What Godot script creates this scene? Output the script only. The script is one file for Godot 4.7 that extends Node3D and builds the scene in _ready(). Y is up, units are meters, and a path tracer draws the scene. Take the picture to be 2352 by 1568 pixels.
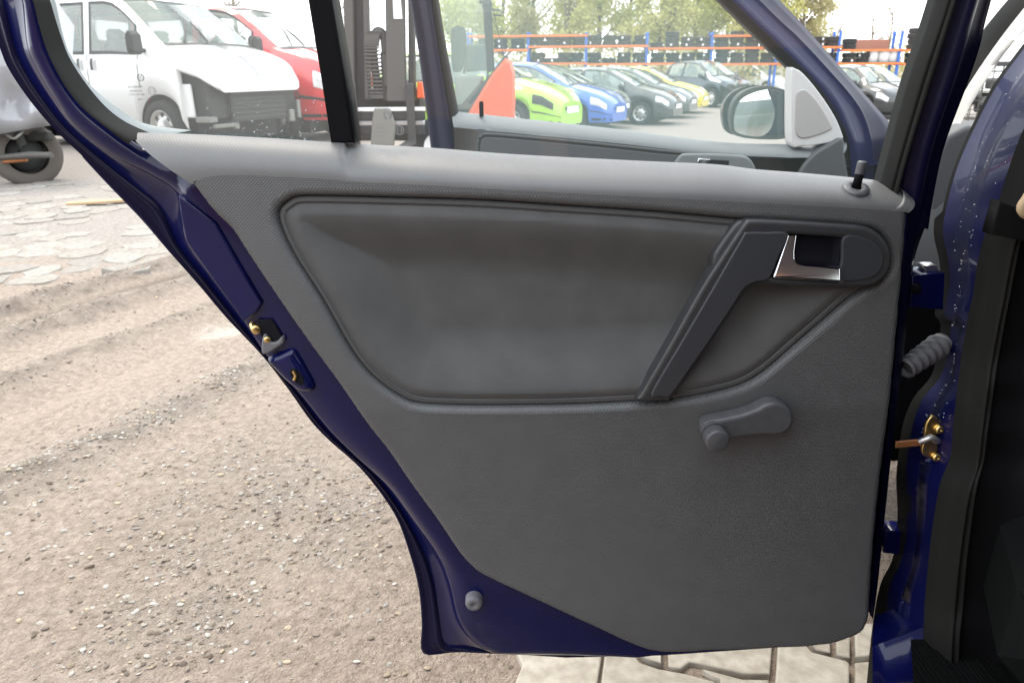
extends Node3D
# Scrapyard: the opened left rear door of a dark blue hatchback, front door and yard behind it.
const F := 1681.0                      # focal length in the units of a 2352 x 1568 sheet (fov 50 degrees)
const EYE := Vector3(0, 1.1, 0)
const ZR := -0.90                      # plane of the rear door's trim
const ZF := -1.85                      # plane of the front door's trim
var cb: Basis
var M := {}
var rng := RandomNumberGenerator.new()
var noise := FastNoiseLite.new()

# ---------------------------------------------------------------- points
func ray(X, Y) -> Vector3:
	return cb * Vector3((X - 1176.0) / F, (784.0 - Y) / F, -1.0)
func px(X, Y, z) -> Vector3:           # where the sight line meets the upright plane at depth z
	var r := ray(X, Y)
	return EYE + r * (z / r.z)
func gnd(X, Y, h := 0.0) -> Vector3:   # where it meets the ground
	var r := ray(X, Y)
	return EYE + r * ((h - EYE.y) / r.y)
func ar(a: Array) -> Array:
	var o := []
	for i in range(0, a.size() - 1, 2):
		o.append(Vector2(a[i], a[i + 1]))
	return o
func cat(p: Array, k: int, closed := false) -> Array:
	var o := []
	var n := p.size()
	for i in (n if closed else n - 1):
		var a = p[(i - 1 + n) % n] if closed else p[max(i - 1, 0)]
		var b = p[i]
		var c = p[(i + 1) % n]
		var d = p[(i + 2) % n] if closed else p[min(i + 2, n - 1)]
		for j in k:
			var t := float(j) / k
			o.append(0.5 * (2.0 * b + (c - a) * t + (2.0 * a - 5.0 * b + 4.0 * c - d) * t * t + (3.0 * b - a - 3.0 * c + d) * t * t * t))
	if not closed:
		o.append(p[n - 1])
	return o
func resample(p: Array, n: int, closed := false) -> Array:
	var q := p.duplicate()
	if closed:
		q.append(p[0])
	var l := [0.0]
	for i in range(1, q.size()):
		l.append(l[i - 1] + (q[i] - q[i - 1]).length())
	var o := []
	var k := 0
	for i in n:
		var s = l[-1] * i / (n if closed else n - 1)
		while k < q.size() - 2 and l[k + 1] < s:
			k += 1
		o.append(q[k].lerp(q[k + 1], clamp((s - l[k]) / max(l[k + 1] - l[k], 1e-9), 0, 1)))
	return o
func onz(p: Array, z: float, org := Vector3.ZERO) -> Array:
	var o := []
	for q in p:
		o.append(px(q.x, q.y, z) - org)
	return o
func flat(p: Array) -> Array:
	var o := []
	for q in p:
		o.append(Vector2(q.x, q.y))
	return o
func lift(p: Array, z: float) -> Array:
	var o := []
	for q in p:
		o.append(Vector3(q.x, q.y, z))
	return o
func mixrow(a: Array, b: Array, t: float, dz := 0.0) -> Array:
	var o := []
	for i in a.size():
		o.append(a[i].lerp(b[i], t) + Vector3(0, 0, dz))
	return o

# ---------------------------------------------------------------- mesh code
func S() -> SurfaceTool:
	var s := SurfaceTool.new()
	s.begin(Mesh.PRIMITIVE_TRIANGLES)
	s.set_smooth_group(1)
	return s
func tri(s: SurfaceTool, a: Vector3, b: Vector3, c: Vector3):
	for p in [a, b, c]:
		s.set_uv(Vector2(p.x, p.y))
		s.set_uv2(Vector2(p.x, p.y))
		s.add_vertex(p)
func quad(s, a, b, c, d):
	tri(s, a, b, c)
	tri(s, a, c, d)
func fin(s: SurfaceTool) -> ArrayMesh:
	s.generate_normals()
	s.index()
	return s.commit()
func loft(s, rows: Array, closed := false):
	for i in rows.size() - 1:
		var a: Array = rows[i]
		var b: Array = rows[i + 1]
		var n := a.size()
		for j in (n if closed else n - 1):
			quad(s, a[j], a[(j + 1) % n], b[(j + 1) % n], b[j])
func ccw(p: Array) -> Array:
	if Geometry2D.is_polygon_clockwise(PackedVector2Array(p)):
		var q := p.duplicate()
		q.reverse()
		return q
	return p
func inset(p: Array, d: float) -> Array:
	var o := []
	var n := p.size()
	for i in n:
		var e0 = (p[i] - p[(i - 1 + n) % n]).normalized()
		var e1 = (p[(i + 1) % n] - p[i]).normalized()
		var m = Vector2(-e0.y - e1.y, e0.x + e1.x)
		if m.length() < 1e-6:
			m = Vector2(-e0.y, e0.x)
		m = m.normalized()
		o.append(p[i] + m * d / max(m.dot(Vector2(-e1.y, e1.x)), 0.55))
	return o
func triang(p: Array) -> PackedInt32Array:     # in millimetres: the triangulation drops very small faces
	var q := PackedVector2Array()
	for v in p:
		q.append(v * 1000.0)
	return Geometry2D.triangulate_polygon(q)
func cap(s, p: Array, ws, sgn := 1):
	var idx := triang(p)
	if idx.is_empty():                 # an outline that crosses itself: clean it first
		var mm := PackedVector2Array()
		for q in p:
			mm.append(q * 1000.0)
		var best: Array = []
		for c in Geometry2D.offset_polygon(mm, -0.02):
			if c.size() > best.size():
				best = Array(c)
		var nw := []
		var np := []
		for c in best:
			np.append(c / 1000.0)
			var k := 0
			for i in p.size():
				if p[i].distance_squared_to(c / 1000.0) < p[k].distance_squared_to(c / 1000.0):
					k = i
			nw.append(ws[k] if ws is Array else ws)
		p = np
		ws = nw
		idx = triang(p)
	for i in range(0, idx.size(), 3):
		var v := []
		for k in 3:
			var q = p[idx[i + k]]
			v.append(Vector3(q.x, q.y, ws[idx[i + k]] if ws is Array else ws))
		if (v[1] - v[0]).cross(v[2] - v[0]).z * sgn > 0:
			tri(s, v[0], v[2], v[1])
		else:
			tri(s, v[0], v[1], v[2])
# a plate from w0 to w1 (towards +z) with a rounded front edge; hole: an opening with a rounded edge; hump(p): extra height
func slab(s, outline: Array, w0: float, w1: float, r: float, hole := [], hump = null, back := false):
	var p := ccw(outline)
	var last := []
	var rows := []
	var steps := 5
	var build := func(base: Array, sign: float) -> Array:
		var rr := []
		var zero := []
		for q in base:
			zero.append(Vector3(q.x, q.y, w0))
		rr.append(zero)
		for k in steps:
			var a := PI / 2 * k / (steps - 1)
			var ring := []
			for q in inset(base, sign * r * (1 - cos(a))):
				ring.append(Vector3(q.x, q.y, w1 - r + r * sin(a) + ((hump as Callable).call(q) if hump != null else 0.0)))
			rr.append(ring)
		return rr
	rows = build.call(p, 1.0)
	s.set_smooth_group(1)
	loft(s, rows, true)
	last = rows[-1]
	var poly := flat(last)
	var ws := []
	for q in last:
		ws.append(q.z)
	if triang(poly).is_empty():
		var off := Geometry2D.offset_polygon(PackedVector2Array(p), -r)
		last = []
		for q in off[0]:
			last.append(Vector3(q.x, q.y, w1 + ((hump as Callable).call(q) if hump != null else 0.0)))
		if (Geometry2D.is_polygon_clockwise(off[0])):
			last.reverse()
		poly = flat(last)
		ws = []
		for q in last:
			ws.append(q.z)
	if hole.size():
		var h := ccw(hole)
		var hr: Array = build.call(h, -1.0)
		var flip := []
		for row in hr:
			var c: Array = row.duplicate()
			c.reverse()
			flip.append(c)
		loft(s, flip, true)
		s.set_smooth_group(2)
		var out_mm := PackedVector2Array()
		for q in last:
			out_mm.append(Vector2(q.x, q.y) * 1000.0)
		var in_mm := PackedVector2Array()
		var mid := 0.0
		for q in hr[-1]:
			in_mm.append(Vector2(q.x, q.y) * 1000.0)
			mid += q.x * 1000.0 / hr[-1].size()
		for e in [-1.0, 1.0]:
			var half := PackedVector2Array([Vector2(mid, -9000), Vector2(mid + 9000 * e, -9000), Vector2(mid + 9000 * e, 9000), Vector2(mid, 9000)])
			for part in Geometry2D.intersect_polygons(out_mm, half):
				for bit in Geometry2D.clip_polygons(part, in_mm):
					var bp := []
					var bw := []
					for q in bit:
						bp.append(q / 1000.0)
						bw.append(w1 + ((hump as Callable).call(q / 1000.0) if hump != null else 0.0))
					cap(s, bp, bw)
		s.set_smooth_group(1)
		if back:
			cap(s, p, w0, -1)
		return
	s.set_smooth_group(2)
	cap(s, poly, ws)
	if back:
		cap(s, p, w0, -1)
	s.set_smooth_group(1)
# a height field over an outline, cut exactly along it
func field(s, outline: Array, cell: float, hf: Callable):
	var poly := PackedVector2Array(outline)
	var lo := poly[0]
	var hi := poly[0]
	for q in poly:
		lo = lo.min(q)
		hi = hi.max(q)
	lo -= Vector2(cell, cell) * 0.37
	var nx := int((hi.x - lo.x) / cell) + 2
	var ny := int((hi.y - lo.y) / cell) + 2
	var inside := []
	var hs := []
	for j in ny + 1:
		for i in nx + 1:
			var q := lo + Vector2(i, j) * cell
			var is_in := Geometry2D.is_point_in_polygon(q, poly)
			inside.append(is_in)
			hs.append(hf.call(q) if is_in else 0.0)
	for j in ny:
		for i in nx:
			var c := [j * (nx + 1) + i, j * (nx + 1) + i + 1, (j + 1) * (nx + 1) + i + 1, (j + 1) * (nx + 1) + i]
			var k := 0
			for q in c:
				k += int(inside[q])
			if k == 0:
				continue
			var q0 := lo + Vector2(i, j) * cell
			var sq := [q0, q0 + Vector2(cell, 0), q0 + Vector2(cell, cell), q0 + Vector2(0, cell)]
			if k == 4:
				var v := []
				for m in 4:
					v.append(Vector3(sq[m].x, sq[m].y, hs[c[m]]))
				quad(s, v[3], v[2], v[1], v[0])
			else:
				for part in Geometry2D.intersect_polygons(PackedVector2Array(sq), poly):
					var ws := []
					for q in part:
						ws.append(hf.call(q))
					cap(s, Array(part), ws)
func pdist(q: Vector2, line: Array, closed := false) -> float:
	var b := 1e9
	var n := line.size()
	for i in (n if closed else n - 1):
		b = min(b, q.distance_squared_to(Geometry2D.get_closest_point_to_segment(q, line[i], line[(i + 1) % n])))
	return sqrt(b)
func tube(s, path: Array, rad, n := 10, capped := true):
	var rows := []
	for i in path.size():
		var t: Vector3 = (path[min(i + 1, path.size() - 1)] - path[max(i - 1, 0)]).normalized()
		var u := t.cross(Vector3.UP if abs(t.y) < 0.9 else Vector3.RIGHT).normalized()
		var v := t.cross(u)
		var r: float = rad[i] if rad is Array else rad
		var row := []
		for k in n:
			var a := TAU * k / n
			row.append(path[i] + (u * cos(a) + v * sin(a)) * r)
		rows.append(row)
	s.set_smooth_group(1)
	loft(s, rows, true)
	if capped:
		s.set_smooth_group(-1)
		for e in [0, rows.size() - 1]:
			for k in n:
				tri(s, path[e], rows[e][k], rows[e][(k + 1) % n])
		s.set_smooth_group(1)
func lathe(s, base: Vector3, axis: Vector3, prof: Array, n := 24):
	var t := axis.normalized()
	var u := t.cross(Vector3.UP if abs(t.y) < 0.9 else Vector3.RIGHT).normalized()
	var v := t.cross(u)
	var rows := []
	for q in prof:
		var row := []
		for k in n:
			var a := TAU * k / n
			row.append(base + t * q.y + (u * cos(a) + v * sin(a)) * q.x)
		rows.append(row)
	loft(s, rows, true)
func bx(s, at: Vector3, size: Vector3, b := 0.005, turn := Basis.IDENTITY):
	var h := size / 2
	b = min(b, min(h.x, min(h.y, h.z)) * 0.9)
	var rows := []
	for e in [[-h.z, b], [-h.z + b, 0.0], [h.z - b, 0.0], [h.z, b]]:
		var x: float = h.x - e[1]
		var y: float = h.y - e[1]
		var r := []
		for q in [[x, y - b], [x - b, y], [-x + b, y], [-x, y - b], [-x, -y + b], [-x + b, -y], [x - b, -y], [x, -y + b]]:
			r.append(at + turn * Vector3(q[0], q[1], e[0]))
		rows.append(r)
	s.set_smooth_group(-1)
	loft(s, rows, true)
	for e in [0, 3]:
		for k in range(1, 7):
			tri(s, rows[e][0], rows[e][k], rows[e][k + 1])
	s.set_smooth_group(1)
func prism(s, outline: Array, z0: float, z1: float, b := 0.01):
	var p := ccw(outline)
	var rows := []
	for e in [[z0, b], [z0 + b, 0.0], [z1 - b, 0.0], [z1, b]]:
		rows.append(lift(inset(p, e[1]), e[0]))
	s.set_smooth_group(-1)
	loft(s, rows, true)
	cap(s, inset(p, b), z1)
	cap(s, inset(p, b), z0, -1)
	s.set_smooth_group(1)

# ---------------------------------------------------------------- nodes
func numbered(called: String, parent: Node) -> String:
	if not parent.has_node(called):
		return called
	var i := 1
	while parent.has_node("%s_%03d" % [called, i]):
		i += 1
	return "%s_%03d" % [called, i]
func tag(o: Node, label := "", category := "", group := "", kind := ""):
	if label: o.set_meta("label", label)
	if category: o.set_meta("category", category)
	if group: o.set_meta("group", group)
	if kind: o.set_meta("kind", kind)
	return o
func thing(called, label, category, at := Vector3.ZERO, turn := 0.0, group := "") -> Node3D:
	var o := Node3D.new()
	o.name = numbered(called, self)
	add_child(o, true)
	o.position = at
	o.rotation.y = turn
	tag(o, label, category, group)
	return o
func obj(called, s, m: Material, parent: Node = null, label := "") -> MeshInstance3D:
	var p: Node = parent if parent else self
	var o := MeshInstance3D.new()
	o.name = numbered(called, p)
	o.mesh = fin(s) if s is SurfaceTool else s
	o.material_override = m
	p.add_child(o, true)
	if label: o.set_meta("label", label)
	return o
func dup(t: Node3D, at: Vector3, turn: float, label := "", group := "") -> Node3D:
	var r: Node3D = t.duplicate()
	r.name = numbered(String(t.name).rstrip("0123456789").trim_suffix("_"), self)
	add_child(r, true)
	r.position = at
	r.rotation.y = turn
	if label: r.set_meta("label", label)
	if group: r.set_meta("group", group)
	return r

# ---------------------------------------------------------------- materials
func lin(r, g, b) -> Color:
	return Color(r, g, b).linear_to_srgb()
func mat(called: String, c: Color, rough := 0.6, metal := 0.0) -> StandardMaterial3D:
	var m := StandardMaterial3D.new()
	m.albedo_color = c.linear_to_srgb()
	m.roughness = rough
	m.metallic = metal
	M[called] = m
	return m
func paint(called, c: Color, rough := 0.35) -> StandardMaterial3D:
	var m := mat(called, c, rough)
	m.clearcoat_enabled = true
	m.clearcoat = 1.0
	m.clearcoat_roughness = 0.04
	return m
func pane(called, c: Color, alpha: float) -> StandardMaterial3D:
	var m := mat(called, c, 0.02)
	m.transparency = BaseMaterial3D.TRANSPARENCY_ALPHA
	m.albedo_color.a = alpha
	return m
func noise_tex(freq, lo: Color, hi: Color, size := 512, kind := FastNoiseLite.TYPE_SIMPLEX_SMOOTH, oct := 4, sd := 1, gain := 0.5) -> NoiseTexture2D:
	var n := FastNoiseLite.new()
	n.seed = sd
	n.noise_type = kind
	n.frequency = freq
	n.fractal_octaves = oct
	n.fractal_gain = gain
	var t := NoiseTexture2D.new()
	t.width = size
	t.height = size
	t.seamless = true
	t.noise = n
	var g := Gradient.new()
	g.set_color(0, lo)
	g.set_color(1, hi)
	t.color_ramp = g
	return t
func grain(m: StandardMaterial3D, tex: Texture2D, scale: float, depth_cm: float):
	m.heightmap_enabled = true
	m.heightmap_texture = tex
	m.heightmap_scale = depth_cm
	m.uv1_scale = Vector3(scale, scale, scale)
func worn(m: StandardMaterial3D, scale: float, low: float, sd: int):   # faint blotches of wear and dust
	m.detail_enabled = true
	m.detail_blend_mode = BaseMaterial3D.BLEND_MODE_MUL
	m.detail_uv_layer = BaseMaterial3D.DETAIL_UV_2
	m.uv2_scale = Vector3(scale, scale, scale)
	m.detail_albedo = noise_tex(0.012, Color(low, low, low), Color.WHITE, 512, FastNoiseLite.TYPE_SIMPLEX_SMOOTH, 6, sd)
func dimples() -> ImageTexture:        # rounded pips in staggered rows
	var im := Image.create(64, 64, false, Image.FORMAT_RGB8)
	for y in 64:
		for x in 64:
			var b := 9.0
			for c in [Vector2(0, 0), Vector2(1, 0), Vector2(0, 1), Vector2(1, 1), Vector2(0.5, 0.5)]:
				b = min(b, (Vector2(x / 64.0, y / 64.0) - c).length())
			var h: float = clamp(1.0 - b / 0.40, 0, 1)
			h = h * h * (3 - 2 * h)
			im.set_pixel(x, y, Color(h, h, h))
	return ImageTexture.create_from_image(im)
func materials():
	paint("navy", Color(0.003, 0.005, 0.06), 0.3)
	M.navy.clearcoat = 0.45
	M.navy.metallic_specular = 0.3
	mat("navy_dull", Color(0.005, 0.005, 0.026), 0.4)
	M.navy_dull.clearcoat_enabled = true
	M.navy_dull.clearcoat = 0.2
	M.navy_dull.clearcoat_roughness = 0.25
	paint("navy_wet", Color(0.003, 0.0045, 0.055), 0.5)
	M.navy_wet.clearcoat = 0.25
	M.navy_wet.metallic_specular = 0.3
	worn(M.navy, 5.0, 0.90, 36)
	worn(M.navy_wet, 5.0, 0.90, 37)
	var dt := dimples()
	mat("trim", Color(0.103, 0.106, 0.109), 0.5)
	grain(M.trim, dt, 1 / 0.0042, 0.042)
	worn(M.trim, 3.0, 0.95, 31)
	mat("shelf", Color(0.115, 0.116, 0.117), 0.5)
	M.shelf.metallic_specular = 0.6
	grain(M.shelf, dt, 1 / 0.0040, 0.012)
	worn(M.shelf, 3.0, 0.95, 32)
	mat("fabric", Color(0.098, 0.099, 0.099), 0.95)
	worn(M.fabric, 2.2, 0.90, 33)
	M.fabric.rim_enabled = true
	M.fabric.rim = 0.25
	grain(M.fabric, noise_tex(0.2, Color.BLACK, Color.WHITE, 256), 14.0, 0.012)
	mat("piping", Color(0.05, 0.05, 0.052), 0.7)
	mat("handle", Color(0.041, 0.042, 0.045), 0.40)
	worn(M.handle, 6.0, 0.90, 34)
	mat("handle_soft", Color(0.036, 0.038, 0.044), 0.48)
	mat("crank", Color(0.085, 0.087, 0.094), 0.42)
	worn(M.crank, 8.0, 0.90, 35)
	mat("recess", Color(0.012, 0.012, 0.016), 0.5)
	mat("chrome", Color(0.75, 0.77, 0.8), 0.06, 1.0)
	mat("rubber", Color(0.012, 0.012, 0.012), 0.45)
	mat("seal_grey", Color(0.018, 0.018, 0.017), 0.5)
	mat("black", Color(0.008, 0.008, 0.009), 0.5)
	mat("black_film", Color(0.008, 0.008, 0.009), 0.35)
	mat("pale_seal", Color(0.36, 0.40, 0.41), 0.6)
	mat("front_trim", Color(0.17, 0.185, 0.185), 0.6)
	mat("front_trim_dark", Color(0.08, 0.085, 0.088), 0.6)
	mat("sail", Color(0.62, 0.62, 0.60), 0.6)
	mat("sail_mesh", Color(0.40, 0.39, 0.37), 0.8)
	mat("headliner", Color(0.45, 0.43, 0.40), 0.9)
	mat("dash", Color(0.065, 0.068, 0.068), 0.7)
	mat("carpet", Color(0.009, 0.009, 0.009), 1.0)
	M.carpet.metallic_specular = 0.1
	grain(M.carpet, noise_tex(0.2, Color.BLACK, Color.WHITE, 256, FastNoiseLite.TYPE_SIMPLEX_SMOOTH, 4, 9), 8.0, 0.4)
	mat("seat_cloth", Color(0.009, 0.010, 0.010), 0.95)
	M.seat_cloth.metallic_specular = 0.1
	mat("gold", Color(0.72, 0.52, 0.22), 0.3, 1.0)
	mat("rust", Color(0.32, 0.13, 0.05), 0.6, 0.4)
	mat("bellows", Color(0.13, 0.13, 0.14), 0.6)
	mat("galvanised", Color(0.55, 0.56, 0.58), 0.35, 0.9)
	mat("steel_grey", Color(0.095, 0.090, 0.084), 0.6, 0.3)
	mat("dark_steel", Color(0.055, 0.055, 0.055), 0.55, 0.3)
	pane("door_glass", Color(0.72, 0.85, 0.80), 0.05)
	pane("quarter_glass", Color(0.74, 0.82, 0.78), 0.15)
	pane("front_glass", Color(0.66, 0.86, 0.78), 0.22)
	for k in ["rubber", "seal_grey", "black", "black_film", "recess", "navy_dull"]:
		M[k].metallic_specular = 0.14
	mat("etch", Color(0.20, 0.21, 0.21), 0.8)
	mat("mirror", Color(0.9, 0.92, 0.92), 0.01, 1.0)
	var w := pane("water", Color(0.9, 0.95, 1.0), 0.25)
	w.roughness = 0.0
	# yard
	paint("white_paint", Color(0.82, 0.83, 0.82))
	paint("red_paint", Color(0.62, 0.035, 0.04))
	paint("lime_paint", Color(0.36, 0.68, 0.05))
	paint("blue_paint", Color(0.03, 0.13, 0.55))
	paint("black_paint", Color(0.018, 0.019, 0.021))
	paint("anthracite_paint", Color(0.05, 0.058, 0.062))
	paint("grey_paint", Color(0.10, 0.115, 0.12))
	paint("yellow_paint", Color(0.80, 0.66, 0.06))
	paint("petrol_paint", Color(0.015, 0.03, 0.055))
	paint("silver_paint", Color(0.23, 0.235, 0.25))
	paint("orange_paint", Color(0.80, 0.11, 0.03))
	var g := mat("car_glass", Color(0.42, 0.52, 0.47), 0.03)
	g.transparency = BaseMaterial3D.TRANSPARENCY_ALPHA
	g.albedo_color.a = 0.35
	mat("tyre", Color(0.022, 0.022, 0.023), 0.85)
	mat("dusty_tyre", Color(0.10, 0.088, 0.078), 0.95)
	mat("rim", Color(0.55, 0.55, 0.54), 0.35, 0.7)
	mat("lamp_glass", Color(0.75, 0.78, 0.80), 0.08, 0.3)
	mat("plastic_black", Color(0.025, 0.026, 0.027), 0.6)
	mat("engine_dark", Color(0.035, 0.037, 0.036), 0.7)
	mat("engine_grey", Color(0.22, 0.22, 0.20), 0.5, 0.5)
	mat("amber", Color(0.85, 0.35, 0.02), 0.2)
	mat("rack_blue", Color(0.03, 0.13, 0.50), 0.5)
	mat("rack_orange", Color(0.80, 0.19, 0.03), 0.5)
	mat("paper", Color(0.85, 0.85, 0.84), 0.8)
	mat("brick_red", Color(0.36, 0.15, 0.10), 0.8)
	mat("hall_brick", Color(0.24, 0.115, 0.075), 0.9)
	mat("bark", Color(0.16, 0.13, 0.09), 0.9)
	mat("wood", Color(0.42, 0.30, 0.18), 0.8)
	for l in [["leaf_a", 0.38, 0.40, 0.11], ["leaf_b", 0.44, 0.42, 0.15], ["leaf_c", 0.42, 0.37, 0.23]]:
		var m := mat(l[0], Color(l[1], l[2], l[3]), 0.8)
		m.backlight_enabled = true
		m.backlight = Color(0.6, 0.6, 0.35)
		m.cull_mode = BaseMaterial3D.CULL_DISABLED
	var gm := mat("ground", Color(1, 1, 1), 0.95)
	gm.vertex_color_use_as_albedo = true
	gm.albedo_texture = noise_tex(0.03, Color(0.62, 0.60, 0.58), Color(1, 1, 1), 1024, FastNoiseLite.TYPE_SIMPLEX_SMOOTH, 7, 4, 0.82)
	gm.uv1_triplanar = true
	gm.uv1_world_triplanar = true
	gm.uv1_scale = Vector3(0.8, 0.8, 0.8)
	gm.heightmap_enabled = true
	gm.heightmap_texture = noise_tex(0.05, Color.BLACK, Color.WHITE, 1024, FastNoiseLite.TYPE_SIMPLEX_SMOOTH, 7, 5, 0.8)
	gm.heightmap_scale = 0.9
	for k in 3:
		var p := mat("paver_%d" % k, [Color(0.47, 0.43, 0.37), Color(0.43, 0.395, 0.34), Color(0.50, 0.465, 0.41)][k], 0.9)
		p.albedo_texture = noise_tex(0.02, Color(0.80, 0.79, 0.77), Color.WHITE, 512, FastNoiseLite.TYPE_SIMPLEX_SMOOTH, 5, 20 + k)
		p.uv1_triplanar = true
		p.uv1_world_triplanar = true
		p.uv1_scale = Vector3(2.5, 2.5, 2.5)
	for k in 4:
		mat("pebble_%d" % k, [Color(0.42, 0.39, 0.35), Color(0.30, 0.27, 0.24), Color(0.58, 0.56, 0.53), Color(0.45, 0.33, 0.20)][k], 0.9)
	for k in 3:
		var p := mat("cobble_%d" % k, [Color(0.31, 0.287, 0.26), Color(0.28, 0.26, 0.238), Color(0.335, 0.315, 0.29)][k], 0.95)
		p.albedo_texture = M.paver_0.albedo_texture
		p.uv1_triplanar = true
		p.uv1_world_triplanar = true
		p.uv1_scale = Vector3(2, 2, 2)
	mat("dirt_dark", Color(0.17, 0.14, 0.115), 1.0)

# ---------------------------------------------------------------- the rear door
const DO := Vector3(0.5, 0.25, -0.95)
const W0 := 0.05                       # local z of the trim plane
func dr(X, Y, w) -> Vector3:
	return px(X, Y, ZR + w) - DO
func d2(p: Array, w) -> Array:
	return flat(onz(p, ZR + w, DO))
func dl(p: Array, w, k := 5) -> Array:
	return onz(cat(p, k), ZR + w, DO)
func sstep(a, b, x) -> float:
	var t: float = clamp((x - a) / (b - a), 0, 1)
	return t * t * (3 - 2 * t)
func text_on(word: String, size: float, at: Vector3, m: Material, parent: Node, called := "lettering"):
	var t := TextMesh.new()
	var f := SystemFont.new()
	f.font_names = PackedStringArray(["Droid Sans"])
	t.font = f
	t.text = word
	t.font_size = 32
	t.pixel_size = size / 32.0
	t.depth = 0.0004
	t.curve_step = 2.0
	var o := obj(called, t, m, parent)
	o.position = at
	o.rotation.y = PI                  # the print faces outwards, so it reads mirrored from inside
	return o
func glass_mark(at: Vector3, k: float, parent: Node3D, words: Array):
	var s := S()
	var ring := []
	for i in 25:
		ring.append(at + Vector3(cos(TAU * i / 24), sin(TAU * i / 24), 0) * 0.0075 * k + Vector3(0.019 * k, -0.026 * k, 0))
	tube(s, ring, 0.0007 * k, 6, false)
	obj("etched_ring", s, M.etch, parent)
	text_on("E3", 0.010 * k, at + Vector3(0.019 * k, -0.026 * k, 0), M.etch, parent)
	s = S()
	ring = []
	for i in 25:
		ring.append(at + Vector3(cos(TAU * i / 24), sin(TAU * i / 24), 0) * 0.0068 * k)
	tube(s, ring, 0.0008 * k, 6, false)
	tube(s, [at + Vector3(-0.0035, 0.0056, 0) * k, at + Vector3(0, 0.0005, 0) * k, at + Vector3(0.0035, 0.0056, 0) * k], 0.0008 * k, 6)
	tube(s, [at + Vector3(-0.0062, 0.003, 0) * k, at + Vector3(-0.0028, -0.0052, 0) * k, at + Vector3(0, -0.001, 0) * k, at + Vector3(0.0028, -0.0052, 0) * k, at + Vector3(0.0062, 0.003, 0) * k], 0.0008 * k, 6)
	obj("etched_emblem", s, M.etch, parent)
	for w in words:
		text_on(w[0], w[3] * k, at + Vector3(w[1], w[2], 0) * k, M.etch, parent)

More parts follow.
